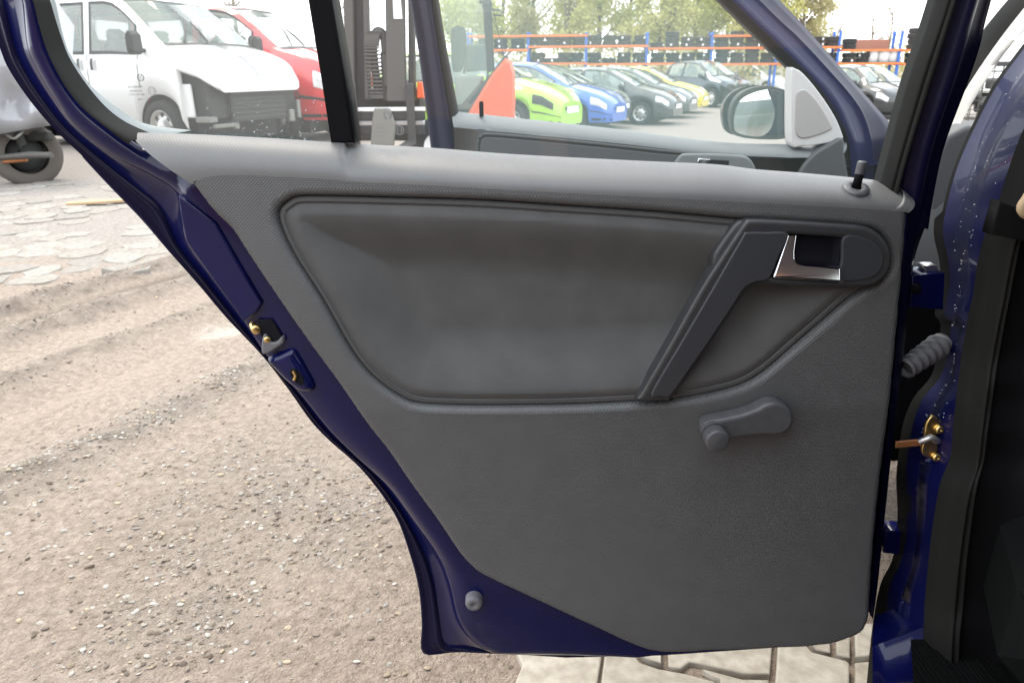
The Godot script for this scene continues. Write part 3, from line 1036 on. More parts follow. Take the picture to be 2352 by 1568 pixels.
	slab(s, resample(f2(cat(ar([1818, 160, 1826, 158, 1840, 165, 1868, 196, 1900, 240, 1922, 278, 1935, 312, 1934, 318, 1900, 328, 1862, 334, 1838, 335, 1818, 331, 1816, 240]), 3, true), -0.01), 90, true), V0 - 0.05, V0 - 0.005, 0.003)
	var sail := obj("sail_panel", s, M.sail, d)
	s = S()
	slab(s, resample(f2(cat(ar([1830, 215, 1838, 207, 1852, 207, 1872, 226, 1893, 256, 1909, 286, 1910, 296, 1895, 304, 1870, 313, 1845, 318, 1832, 312, 1827, 295, 1828, 245]), 3, true), -0.005), 80, true), V0 - 0.02, V0 - 0.002, 0.003)
	obj("speaker_mesh", s, M.sail_mesh, sail)
	# glass
	s = S()
	cap(s, f2(ar([950, -420, 1010, 0, 1054, 260, 1060, 310, 1243, 330, 1654, 360, 1822, 345, 1820, 165, 1650, 0, 1240, -420]), -0.055), V0 - 0.055)
	obj("window_glass", s, M.front_glass, d)
	# lock pin
	s = S()
	lathe(s, fp(1106, 268, -0.03), Vector3.UP, [Vector2(0.0055, 0), Vector2(0.0055, 0.034), Vector2(0.0035, 0.036), Vector2(0.0001, 0.036)], 14)
	obj("lock_pin", s, M.black, d)
	# outer skin
	s = S()
	var sk := f2(ar([1000, 350, 1243, 345, 1654, 375, 1940, 372, 2040, 360, 2050, 480, 2000, 700, 1930, 1000, 1250, 1050, 1120, 900, 1030, 640]), -0.11)
	cap(s, sk, V0 - 0.10)
	cap(s, sk, V0 - 0.115, -1)
	loft(s, [lift(sk, V0 - 0.115), lift(sk, V0 - 0.02)], true)
	obj("outer_skin", s, M.navy, d)
	# mirror
	var mr := Node3D.new()
	mr.name = "wing_mirror"
	d.add_child(mr, true)
	var ho := resample(f2(cat(ar([1680, 296, 1677, 262, 1684, 234, 1702, 213, 1730, 201, 1760, 197, 1790, 202, 1812, 216, 1816, 260, 1814, 306, 1800, 318, 1760, 320, 1715, 317, 1690, 310]), 4, true), -0.12), 90, true)
	s = S()
	slab(s, ho, V0 - 0.14, V0 - 0.112, 0.005, resample(f2(cat(ar([1690, 300, 1687, 262, 1697, 230, 1717, 211, 1745, 204, 1777, 204, 1779, 240, 1769, 288, 1749, 311, 1720, 312]), 3, true), -0.112), 60, true))
	obj("housing_rim", s, M.plastic_black, mr)
	s = S()
	var hr := []
	for k in 7:
		var a := PI / 2 * k / 6
		hr.append(lift(inset(ccw(ho), 0.045 * (1 - cos(a))), V0 - 0.19 - 0.09 * sin(a)))
	loft(s, hr, true)
	cap(s, flat(hr[-1]), V0 - 0.28, -1)
	obj("housing", s, M.navy, mr)
	s = S()
	slab(s, resample(f2(cat(ar([1768, 206, 1790, 208, 1811, 222, 1814, 262, 1811, 304, 1797, 313, 1762, 312, 1750, 306, 1768, 280, 1776, 240]), 3, true), -0.108), 60, true), V0 - 0.14, V0 - 0.105, 0.010)
	obj("mirror_arm", s, M.navy, mr)
	s = S()
	var mg := f2(cat(ar([1690, 300, 1688, 262, 1698, 230, 1718, 213, 1745, 206, 1776, 206, 1778, 240, 1768, 288, 1748, 310, 1720, 311]), 3, true), -0.12)
	var mw := []
	for q in mg:
		mw.append(V0 - 0.120 + 0.34 * (q.x - fp(1735, 250, -0.12).x) - 0.20 * (q.y - fp(1735, 260, -0.12).y))
	cap(s, mg, mw)
	obj("mirror_glass", s, M.mirror, mr)

# ---------------------------------------------------------------- the car's body
const AX := Vector3(0.4226, 0, -0.9063)   # the way the car points
const RT := Vector3(0.9063, 0, 0.4226)    # towards its right side
const BO := Vector3(0.52, 0, -0.95)
func bp(X, Y, z) -> Vector3:
	return px(X, Y, z) - BO
func bl(a: Array, k := 4) -> Array:        # x, y, z triples: sight line met at depth z
	var o := []
	for i in range(0, a.size(), 3):
		o.append(bp(a[i], a[i + 1], a[i + 2]))
	return cat(o, k)
func along(f, r, y) -> Vector3:            # a point by the car's own axes
	return AX * f + RT * r + Vector3(0, y, 0)

func car_body():
	var c := thing("car_body", "dark blue car body with wet door pillar, rubber seal and dark cabin at the right", "car", BO)
	# door pillar: front edge, face, seal
	var L := bl([2405, 60, -1.02, 2352, 128, -1.02, 2300, 200, -1.02, 2252, 290, -1.02, 2212, 380, -1.01, 2186, 470, -1.00, 2176, 540, -0.99, 2190, 610, -0.98, 2189, 673, -0.98, 2178, 726, -0.98, 2194, 752, -0.97, 2185, 813, -0.97, 2171, 870, -0.97, 2129, 922, -0.97, 2106, 982, -0.96, 2094, 1050, -0.96, 2090, 1110, -0.95, 2092, 1205, -0.95, 2081, 1291, -0.95, 2052, 1355, -0.95, 2038, 1452, -0.95, 2026, 1568, -0.95, 2010, 1750, -0.95])
	var Lb := bl([2375, 60, -1.05, 2322, 128, -1.05, 2272, 200, -1.05, 2226, 290, -1.05, 2188, 380, -1.04, 2164, 470, -1.03, 2156, 540, -1.02, 2170, 610, -1.01, 2169, 673, -1.01, 2158, 726, -1.01, 2172, 752, -1.00, 2164, 813, -1.00, 2150, 870, -1.00, 2108, 922, -1.00, 2084, 982, -1.0, 2074, 1050, -0.99, 2068, 1110, -0.98, 2071, 1205, -0.98, 2060, 1291, -0.98, 2030, 1355, -0.98, 2012, 1452, -0.98, 2000, 1568, -0.98, 1984, 1750, -0.98])
	var Rr := bl([2520, 60, -0.90, 2460, 128, -0.90, 2410, 200, -0.90, 2355, 290, -0.90, 2320, 380, -0.90, 2291, 470, -0.90, 2262, 540, -0.90, 2245, 610, -0.90, 2236, 673, -0.90, 2224, 726, -0.90, 2220, 752, -0.90, 2209, 813, -0.90, 2202, 870, -0.89, 2196, 922, -0.88, 2190, 982, -0.88, 2183, 1050, -0.88, 2160, 1110, -0.87, 2143, 1205, -0.87, 2133, 1291, -0.87, 2125, 1380, -0.87, 2122, 1452, -0.86, 2122, 1568, -0.86, 2122, 1750, -0.86])
	for i in 22:
		Lb[i] = L[i].lerp(Lb[i], 0.25 + 0.75 * sstep(12, 22, i))
	var s := S()
	loft(s, [mixrow(Lb, Lb, 0, -0.012), Lb, mixrow(Lb, L, 0.5, 0.012), mixrow(L, L, 0, 0.004)])
	obj("pillar_edge_seal", s, M.rubber, c)
	s = S()
	loft(s, [mixrow(L, L, 0, -0.01), L, mixrow(L, Rr, 0.08, 0.012), mixrow(L, Rr, 0.25, 0.012), mixrow(L, Rr, 0.35, 0.002), mixrow(L, Rr, 0.6, 0.004), mixrow(L, Rr, 0.85, 0.0), Rr])
	var pil := obj("door_pillar", s, M.navy_wet, c)
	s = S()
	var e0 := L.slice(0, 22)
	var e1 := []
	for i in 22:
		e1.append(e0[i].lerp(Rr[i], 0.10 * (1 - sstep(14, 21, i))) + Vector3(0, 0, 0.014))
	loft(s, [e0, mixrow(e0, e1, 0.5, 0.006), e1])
	obj("pillar_lip_glint", s, M.sail, c)  # pale edge strip: reflected sky on the lip is put into its colour
	# sill step under the pillar that faces the sky
	s = S()
	slab(s, flat([bp(2030, 1395, -0.86), bp(2122, 1400, -0.86), bp(2122, 1445, -0.86), bp(2026, 1436, -0.86)]), 0.06, 0.085, 0.008)
	var st := []
	for k in 7:
		var a := PI / 2 * k / 6
		var row := []
		for X in [2018, 2045, 2075, 2100, 2126]:
			var q: Vector3 = bp(X, 1372, -0.94).lerp(bp(X - 4, 1440, -0.86), sin(a))
			q.y = lerp(bp(X, 1372, -0.94).y, bp(X - 4, 1440, -0.86).y, 1 - cos(a)) - 0.5 * (bp(2126, 1400, -0.9).x - bp(X, 1400, -0.9).x)
			row.append(q)
		st.append(row)
	s = S()
	loft(s, st)
	loft(s, [st[-1], [bp(2005, 1600, -0.85), bp(2035, 1600, -0.85), bp(2067, 1600, -0.85), bp(2097, 1600, -0.85), bp(2124, 1600, -0.85)]])
	obj("sill_step", s, M.navy, c)
	# rubber seal
	var sr := bl([2600, 60, -0.86, 2540, 128, -0.86, 2490, 200, -0.86, 2450, 290, -0.86, 2405, 380, -0.86, 2376, 470, -0.86, 2345, 540, -0.86, 2330, 610, -0.86, 2318, 673, -0.86, 2308, 726, -0.86, 2303, 752, -0.86, 2292, 813, -0.86, 2283, 870, -0.85, 2276, 922, -0.85, 2267, 982, -0.84, 2258, 1050, -0.84, 2243, 1110, -0.83, 2230, 1205, -0.83, 2220, 1291, -0.83, 2213, 1380, -0.83, 2205, 1452, -0.82, 2200, 1568, -0.82, 2195, 1750, -0.82])
	s = S()
	var mids := []
	for k in 15:
		var t := k / 14.0
		mids.append(mixrow(Rr, sr, t, 0.022 * sin(PI * t) + 0.004 * sin(t * TAU * 2.5)))
	loft(s, mids)
	obj("door_seal", s, M.seal_grey, c)
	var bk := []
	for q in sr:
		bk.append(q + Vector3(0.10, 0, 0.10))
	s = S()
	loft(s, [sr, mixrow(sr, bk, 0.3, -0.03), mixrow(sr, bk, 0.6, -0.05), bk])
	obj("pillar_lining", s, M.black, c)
	s = S()
	slab(s, flat([bp(2302, 462, -0.83), bp(2400, 500, -0.83), bp(2380, 560, -0.83), bp(2280, 540, -0.83)]), 0.10, 0.118, 0.003)
	obj("seal_clip", s, M.rubber, c)
	# --- between the door and the pillar
	s = S()
	slab(s, flat([bp(2098, 632, -0.97), bp(2172, 628, -0.97), bp(2168, 712, -0.97), bp(2090, 706, -0.97)]), -0.06, -0.02, 0.002)
	var br := obj("hinge_bracket", s, M.navy, c)
	s = S()
	lathe(s, bp(2108, 664, -0.965), Vector3(0, 0, 1), [Vector2(0.0001, -0.002), Vector2(0.007, -0.002), Vector2(0.008, -0.0045)], 20)
	obj("bolt_hole", s, M.recess, br)
	s = S()
	slab(s, flat([bp(2132, 617, -0.97), bp(2168, 616, -0.97), bp(2170, 640, -0.97), bp(2150, 642, -0.97)]), -0.055, -0.035, 0.002)
	obj("bracket_tab", s, M.galvanised, br)
	s = S()
	slab(s, flat([bp(2036, 1218, -0.98), bp(2084, 1222, -0.98), bp(2080, 1276, -0.98), bp(2030, 1270, -0.98)]), -0.06, -0.03, 0.002)
	obj("hinge_bracket", s, M.navy, c)
	s = S()
	var p0 := bp(2078, 848, -0.945)
	var p1 := bp(2165, 788, -0.985)
	var pr := []
	var ln := (p1 - p0).length()
	for k in 41:
		var t := k / 40.0
		pr.append(Vector2(0.0125 + 0.0035 * t + 0.0026 * sin(t * TAU * 6), t * ln))
	lathe(s, p0, p1 - p0, pr, 24)
	obj("cable_bellows", s, M.bellows, c)
	var ck := Node3D.new()
	ck.name = "door_check"
	c.add_child(ck, true)
	s = S()
	slab(s, flat(onz(cat(ar([2126, 978, 2140, 956, 2156, 962, 2158, 985, 2152, 1003, 2155, 1030, 2143, 1050, 2126, 1048, 2117, 1034, 2124, 1010]), 3, true), -0.905, BO)), 0.041, 0.046, 0.002)
	obj("bracket", s, M.gold, ck)
	for q in [[2143, 973], [2137, 1036]]:
		s = S()
		lathe(s, bp(q[0], q[1], -0.918), Vector3(0, 0, 1), [Vector2(0.0065, 0.0), Vector2(0.0065, 0.018), Vector2(0.0045, 0.021), Vector2(0.0025, 0.021), Vector2(0.0001, 0.0185)], 16)
		obj("screw", s, M.gold, ck)
	s = S()
	tube(s, [bp(2116, 1014, -0.90), bp(2138, 1004, -0.89), bp(2154, 1012, -0.90)], 0.005, 10)
	obj("clevis", s, M.galvanised, ck)
	s = S()
	bx(s, bp(2090, 1018, -0.92), Vector3(0.040, 0.010, 0.004), 0.001, Basis(Vector3(0, 0, 1), 0.10))
	obj("strap", s, M.rust, ck)
	# --- front cabin seen between frame and pillar
	s = S()
	var ap := bl([2420, -60, -1.72, 2352, 18, -1.72, 2280, 112, -1.72, 2212, 215, -1.70, 2182, 290, -1.68, 2166, 330, -1.66, 2150, 420, -1.64])
	var aq := bl([2470, -60, -1.66, 2390, 30, -1.66, 2312, 118, -1.66, 2244, 220, -1.66, 2204, 290, -1.64, 2180, 335, -1.62, 2160, 420, -1.60])
	loft(s, [mixrow(ap, ap, 0, -0.03), ap, mixrow(ap, aq, 0.3, 0.012), mixrow(ap, aq, 0.7, 0.012), aq, mixrow(aq, aq, 0, -0.03)])
	obj("windscreen_pillar_trim", s, M.headliner, c)
	s = S()
	var sp := bl([2400, -60, -1.74, 2330, 18, -1.74, 2262, 105, -1.74, 2196, 205, -1.72, 2160, 290, -1.70, 2140, 400, -1.68])
	loft(s, [mixrow(sp, sp, 0, -0.05), sp, mixrow(sp, bl([2420, -60, -1.72, 2352, 18, -1.72, 2280, 112, -1.72, 2212, 215, -1.70, 2176, 300, -1.68, 2150, 420, -1.64], 4), 1.0, 0.002)])
	obj("door_opening_seal", s, M.rubber, c)
	# dashboard and its end
	s = S()
	var da := []
	for k in 9:
		var a := PI / 2 * k / 8
		var row := []
		for r in 8:
			row.append(along(0.62 + 0.13 * (1 - sin(a)), 0.06 + 1.2 * r / 7.0, 0.66 + 0.26 * cos(a) if k < 8 else 0.30))
		da.append(row)
	loft(s, [[along(1.35, 0.06, 0.95), along(1.35, 0.23, 0.95), along(1.35, 0.4, 0.95), along(1.35, 0.57, 0.95), along(1.35, 0.75, 0.95), along(1.35, 0.92, 0.95), along(1.35, 1.09, 0.95), along(1.35, 1.26, 0.95)]] + da)
	loft(s, [[along(1.35, 0.06, 0.95), along(0.75, 0.06, 0.92), along(0.62, 0.06, 0.66)], [along(1.35, 0.06, 0.25), along(0.9, 0.06, 0.25), along(0.62, 0.06, 0.25)]])
	obj("dashboard", s, M.dash, c)
	s = S()
	slab(s, flat(onz(cat(ar([2168, 330, 2200, 300, 2240, 288, 2260, 330, 2240, 420, 2200, 520, 2150, 560, 2140, 440]), 3, true), -1.5, BO)), -0.60, -0.55, 0.01)
	obj("kick_trim", s, M.front_trim_dark, c)
	s = S()
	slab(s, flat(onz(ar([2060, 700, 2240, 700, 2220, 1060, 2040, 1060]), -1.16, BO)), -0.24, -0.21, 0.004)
	obj("hinge_gap_shade", s, M.black, c)  # added black sheet stands in for the shade inside the hinge gap
	# floor, tunnel, seats
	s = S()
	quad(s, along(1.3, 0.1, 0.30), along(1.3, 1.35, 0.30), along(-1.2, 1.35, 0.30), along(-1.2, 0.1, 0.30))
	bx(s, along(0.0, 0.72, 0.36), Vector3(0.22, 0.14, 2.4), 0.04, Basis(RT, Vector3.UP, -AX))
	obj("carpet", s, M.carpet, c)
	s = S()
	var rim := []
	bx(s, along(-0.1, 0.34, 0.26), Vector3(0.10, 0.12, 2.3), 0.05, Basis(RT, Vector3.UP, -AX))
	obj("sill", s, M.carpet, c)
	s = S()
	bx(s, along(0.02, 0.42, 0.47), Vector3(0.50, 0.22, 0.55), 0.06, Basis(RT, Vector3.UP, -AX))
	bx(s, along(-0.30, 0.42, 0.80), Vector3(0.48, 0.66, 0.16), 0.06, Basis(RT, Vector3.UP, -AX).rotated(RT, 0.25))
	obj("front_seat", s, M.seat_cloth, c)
	s = S()
	tube(s, bl([2365, 640, -0.95, 2342, 745, -0.95, 2318, 840, -0.95, 2300, 940, -0.95, 2284, 1030, -0.95]), 0.011, 8)
	obj("belt_guide", s, M.front_trim, c)
	s = S()
	tube(s, bl([2400, 390, -0.80, 2362, 455, -0.80, 2350, 475, -0.80, 2358, 490, -0.80, 2400, 500, -0.80]), 0.006, 8)
	obj("webbing_loop", s, M.wood, c)
	# roof, far side, rear quarter
	s = S()
	var rf := []
	for k in 9:
		var r := 0.07 + 1.23 * k / 8.0
		var y := 1.38 + 0.05 * sin(PI * k / 8.0)
		rf.append([along(0.35, r, y - 0.02), along(-0.2, r, y), along(-1.0, r, y), along(-1.7, r, y - 0.08)])
	loft(s, rf)
	var rf2 := []
	for row in rf:
		var o := []
		for q in row:
			o.append(q + Vector3(0, 0.04, 0))
		rf2.append(o)
	loft(s, rf2)
	obj("roof", s, M.navy, c)
	s = S()
	quad(s, along(1.4, 1.42, 0.25), along(-2.2, 1.42, 0.25), along(-2.2, 1.42, 0.92), along(1.4, 1.42, 0.92))
	for f in [-0.05, -1.3]:
		bx(s, along(f, 1.38, 1.15), Vector3(0.06, 0.55, 0.14), 0.02, Basis(RT, Vector3.UP, -AX))
	obj("far_side_wall", s, M.navy_dull, c)
	s = S()
	bx(s, along(-1.15, 0.98, 0.46), Vector3(1.0, 0.22, 0.5), 0.10, Basis(RT, Vector3.UP, -AX))
	bx(s, along(-1.28, 0.78, 0.82), Vector3(1.1, 0.68, 0.16), 0.06, Basis(RT, Vector3.UP, -AX).rotated(RT, 0.3))
	obj("rear_bench", s, M.seat_cloth, c)
	s = S()
	quad(s, along(-1.15, 0.08, 0.30), along(-2.3, 0.08, 0.30), along(-2.3, 0.10, 0.92), along(-1.25, 0.10, 0.92))
	quad(s, along(-1.45, 0.12, 0.92), along(-2.0, 0.12, 0.92), along(-1.75, 0.22, 1.40), along(-1.35, 0.22, 1.40))
	obj("rear_quarter", s, M.navy, c)
	# front wing and bonnet
	s = S()
	var w := []
	for k in 9:
		var f := 1.22 + 0.85 * k / 8.0
		var y := 0.86 - 0.16 * k / 8.0
		w.append([along(f, 0.02, 0.30), along(f, 0.0, 0.55), along(f, 0.02, y - 0.06), along(f, 0.10, y), along(f, 0.72, y + 0.05), along(f, 1.34, y), along(f, 1.42, y - 0.06), along(f, 1.42, 0.3)])
	loft(s, w)
	obj("front_wing", s, M.navy, c)
	# raindrops on the pillar
	s = S()
	for i in 130:
		var j := 2 + rng.randi() % (L.size() - 30)
		var t := 0.12 + 0.8 * rng.randf() if rng.randf() < 0.6 else 0.12 + 0.2 * rng.randf()
		var q: Vector3 = L[j].lerp(Rr[j], t) + Vector3(0, rng.randf_range(-0.01, 0.01), 0.005)
		var r := 0.0007 + 0.0012 * rng.randf() * rng.randf()
		lathe(s, q, Vector3(-0.3, 0.2, 1), [Vector2(r, -0.001), Vector2(r * 0.8, r * 0.5), Vector2(0.0001, r * 0.7)], 8)
	tag(obj("raindrops", s, M.water, pil), "", "", "", "stuff")

# ---------------------------------------------------------------- ground
func gh(x: float, z: float) -> float:
	var y := -0.42 * sstep(9, 17, -z) * sstep(-3, 4, x)
	var near := 1.0 - sstep(7, 14, Vector2(x, z).length())
	if near > 0:
		var u := x * 0.907 + z * 0.42
		var v := z * 0.907 - x * 0.42
		var m := 0.5 + 0.5 * noise.get_noise_2d(u * 2.0, v * 0.9)
		for r in [[-3.62, 0.07, 0.045], [-3.40, 0.05, -0.03], [-3.22, 0.06, 0.04], [-2.78, 0.08, 0.028], [-2.55, 0.1, -0.02], [-2.02, 0.10, 0.026]]:
			y += near * r[2] * 1.7 * exp(-pow((u - r[0] + 0.05 * noise.get_noise_1d(v * 1.2 + r[0] * 9)) / r[1], 2)) * (0.4 + m)
		y += near * (0.012 * noise.get_noise_2d(x * 1.3, z * 1.3) + 0.006 * noise.get_noise_2d(x * 5, z * 5) + 0.003 * noise.get_noise_2d(x * 16 + 40, z * 16))
	return y
func spot(X, Y) -> Vector3:
	var p := gnd(X, Y)
	for i in 8:
		p = gnd(X, Y, gh(p.x, p.z))
	p.y = gh(p.x, p.z)
	return p
func gravelly(x: float, z: float) -> float:
	var u := x * 0.907 + z * 0.42
	var g := 0.0
	for r in [[-3.60, 0.10, 0.7], [-3.22, 0.09, 0.7], [-2.76, 0.11, 0.45], [-2.02, 0.13, 1.0]]:
		g = max(g, r[2] * 1.25 * exp(-pow((u - r[0]) / r[1], 2)))
	g = max(g, exp(-pow((Vector2(x, z) - Vector2(-0.62, -1.75)).length() / 0.45, 2)))
	g = max(g, 0.8 * exp(-pow((Vector2(x, z) - Vector2(-0.75, -1.32)).length() / 0.28, 2)))
	return g * (0.62 + 0.6 * noise.get_noise_2d(x * 4 + 9, z * 4)) + 0.05
func ground():
	var xs := [0.0]
	while xs[-1] < 320:
		xs.append(xs[-1] + 0.028 * max(1.0, pow(xs[-1] / 1.6, 1.25)))
	var ax := []
	for i in range(xs.size() - 1, 0, -1):
		ax.append(-xs[i])
	ax += xs
	var zs := []
	for x in xs:
		if x < 30: zs.append(2.0 + x * 2)
	zs.reverse()
	var z := 1.9
	while z > -420:
		zs.append(z)
		z -= 0.028 * max(1.0, pow(max(-z, 0.01) / 1.9, 1.25)) if z < -0.7 else 0.2
	var s := SurfaceTool.new()
	s.begin(Mesh.PRIMITIVE_TRIANGLES)
	var nx := ax.size()
	for zz in zs:
		for x in ax:
			var g := gravelly(x, zz)
			var far := sstep(-3.9, -5.2, zz)
			var c := Color(0.43, 0.355, 0.295)
			var n := 0.5 + 0.5 * noise.get_noise_2d(x * 0.7 + 3, zz * 0.7)
			c = c.lerp(Color(0.36, 0.298, 0.248), 0.55 * n)
			c = c.lerp(Color(0.34, 0.305, 0.27), clamp(g, 0, 1) * 0.8)
			c = c.lerp(Color(0.41, 0.38, 0.35), far)
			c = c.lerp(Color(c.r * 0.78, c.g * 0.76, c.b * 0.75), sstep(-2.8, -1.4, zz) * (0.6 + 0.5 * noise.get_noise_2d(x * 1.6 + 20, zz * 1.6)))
			var uu: float = x * 0.907 + zz * 0.42
			c = c.lerp(Color(0.15, 0.122, 0.10), 0.75 * (1 - far) * exp(-pow((uu + 3.42) / 0.05, 2)) + 0.5 * (1 - far) * exp(-pow((uu + 3.30) / 0.04, 2)))
			for r in [[-3.60, 0.09], [-3.22, 0.08], [-2.78, 0.07], [-2.02, 0.09]]:
				c = c.lerp(Color(0.17, 0.14, 0.115), clamp((1 - far) * exp(-pow((uu - r[0]) / r[1], 2)) * (0.35 + 1.1 * noise.get_noise_2d(x * 9 + 7, zz * 9)), 0, 0.8))
			c = c.lerp(Color(0.56, 0.51, 0.455), 0.9 * (1 - sstep(0.07, 0.16, Vector2((x + 1.27) * 0.8, zz + 3.12).length() + 0.04 * noise.get_noise_2d(x * 8, zz * 8))))
			s.set_color(c)
			s.add_vertex(Vector3(x, gh(x, zz), zz))
	for j in zs.size() - 1:
		for i in nx - 1:
			var a := j * nx + i
			for k in [a, a + nx + 1, a + nx, a, a + 1, a + nx + 1]:
				s.add_index(k)
	s.generate_normals()
	var o := MeshInstance3D.new()
	o.name = "ground"
	o.mesh = s.commit()
	o.material_override = M.ground
	add_child(o)
	tag(o, "dusty brown yard of dirt and gravel with wheel ruts", "ground", "", "structure")
	# gravel
	var ps := S()
	ps.set_smooth_group(-1)
	var rows := []
	for q in [[-0.5, 0.15], [-0.38, 0.75], [0.0, 1.0], [0.36, 0.72], [0.5, 0.1]]:
		var row := []
		for k in 7:
			var a := TAU * k / 7
			row.append(Vector3(cos(a) * q[1], q[0], sin(a) * q[1]) * (0.85 + 0.3 * rng.randf()) * 0.5)
		rows.append(row)
	loft(ps, rows, true)
	for e in [0, 4]:
		for k in range(1, 6):
			tri(ps, rows[e][0], rows[e][k], rows[e][k + 1])
	var mm := MultiMesh.new()
	mm.transform_format = MultiMesh.TRANSFORM_3D
	mm.use_colors = true
	mm.mesh = fin(ps)
	var at := []
	var tries := 0
	while at.size() < 8000 and tries < 200000:
		tries += 1
		var zz := -0.85 - 4.0 * pow(rng.randf(), 1.5)
		var x: float = -0.85 * absf(zz) + rng.randf() * (0.85 * absf(zz) + 0.35)
		if rng.randf() < pow(clamp(gravelly(x, zz), 0, 1), 1.5) * 1.1 + 0.004:
			at.append(Vector3(x, gh(x, zz), zz))
	mm.instance_count = at.size()
	for i in at.size():
		var r: float = (0.0024 + 0.0075 * pow(rng.randf(), 2.8)) * (1.5 if rng.randf() < 0.03 else 1.0)
		var b := Basis(Vector3(rng.randf_range(-1, 1), 1, rng.randf_range(-1, 1)).normalized(), rng.randf() * TAU).scaled(Vector3(r * rng.randf_range(0.8, 1.5), r * rng.randf_range(0.5, 0.9), r) * 1.4)
		mm.set_instance_transform(i, Transform3D(b, at[i] + Vector3(0, r * 0.15, 0)))
		var v := rng.randf_range(0.65, 1.25)
		if gravelly(at[i].x, at[i].z) > 0.35 and at[i].z < -2.3:
			r *= 1.35
		var c: Color = [Color(0.33, 0.305, 0.27), Color(0.25, 0.215, 0.18), Color(0.38, 0.355, 0.32), Color(0.33, 0.265, 0.19), Color(0.17, 0.135, 0.105), Color(0.20, 0.16, 0.125)][rng.randi() % 6]
		mm.set_instance_color(i, Color(c.r * v, c.g * v, c.b * v))
	var mi := MultiMeshInstance3D.new()
	mi.name = "gravel"
	mi.multimesh = mm
	var pm := mat("pebble", Color(1, 1, 1), 0.9)
	pm.vertex_color_use_as_albedo = true
	mi.material_override = pm
	add_child(mi)
	tag(mi, "loose grey and tan gravel scattered over the dirt yard", "gravel", "", "stuff")

func pavement():
	var n := Node3D.new()
	n.name = "pavement"
	add_child(n)
	tag(n, "pale interlocking concrete pavers below the car door", "pavement", "", "structure")
	n.rotation.x = -PI / 2
	var list := [
		[1190, 1470, 1386, 1470, 1380, 1530, 1372, 1580, 1360, 1700, 1192, 1700, 1206, 1640, 1184, 1580, 1200, 1540, 1186, 1510],
		[1395, 1470, 1444, 1470, 1450, 1512, 1468, 1537, 1510, 1552, 1570, 1563, 1640, 1581, 1644, 1700, 1369, 1700, 1381, 1580],
		[1456, 1470, 1517, 1470, 1518, 1542, 1482, 1530, 1464, 1510],
		[1532, 1470, 1774, 1470, 1767, 1562, 1706, 1561, 1606, 1538, 1582, 1535, 1562, 1549, 1534, 1543],
		[1612, 1553, 1702, 1576, 1764, 1577, 1760, 1700, 1656, 1700, 1652, 1574],
		[1787, 1470, 1834, 1470, 1844, 1496, 1862, 1516, 1940, 1536, 1948, 1542, 1947, 1700, 1772, 1700, 1780, 1575],
		[1850, 1470, 1905, 1470, 1906, 1513, 1872, 1504],
		[1919, 1470, 1950, 1470, 1950, 1527, 1919, 1518],
		[1962, 1450, 2030, 1450, 2030, 1520, 1962, 1526],
		[1962, 1535, 2030, 1529, 2030, 1700, 1962, 1700],
		[1400, 1395, 1560, 1395, 1565, 1458, 1396, 1458],
		[1576, 1395, 1760, 1395, 1770, 1458, 1580, 1458],
		[1782, 1395, 1940, 1395, 1948, 1458, 1786, 1458]]
	for i in list.size():
		var p := []
		for q in ar(list[i]):
			var g := gnd(q.x, q.y)
			p.append(Vector2(g.x, -g.z))
		var s := S()
		var c: Vector2 = p[0]
		slab(s, p, -0.04, 0.016 + 0.003 * (i % 3), 0.004)
		obj("paver", s, M["paver_%d" % (i % 3)], n)
	# worn stones set in the dirt to the left
	var t := Node3D.new()
	t.name = "stone_paving"
	add_child(t)
	tag(t, "worn pale stone paving half sunk in the dirt beyond the ruts", "paving", "", "structure")
	var kinds := []
	for k in 8:
		var s := S()
		var p := []
		var m := 7 + k % 3
		for i in m:
			var a := TAU * i / m
			p.append(Vector2(cos(a) * 0.138, sin(a) * 0.115) * rng.randf_range(0.55, 1.25))
		slab(s, p, -0.05, 0.004, 0.003)
		kinds.append(fin(s))
	var mats := [M.cobble_0, M.cobble_1, M.cobble_2]
	var cnt := 0
	for j in 20:
		for i in 20:
			var x := -4.9 + i * 0.25 + (0.12 if j % 2 else 0.0) + rng.randf_range(-0.05, 0.05)
			var z := -4.0 - j * 0.205 + rng.randf_range(-0.04, 0.04)
			if x > -1.35 + 0.25 * (z + 4) or x < 0.78 * z - 0.3 or rng.randf() < 0.12 + 0.45 * sstep(-6.4, -8.5, z) or noise.get_noise_2d(x * 1.1, z * 1.1) > 0.32:
				continue
			var o := obj("paving_stone", kinds[rng.randi() % 8], mats[rng.randi() % 3], t)
			o.position = Vector3(x, gh(x, z) + rng.randf_range(-0.004, 0.006), z)
			o.rotation = Vector3(-PI / 2 + rng.randf_range(-0.03, 0.03), rng.randf() * TAU, 0)
			cnt += 1

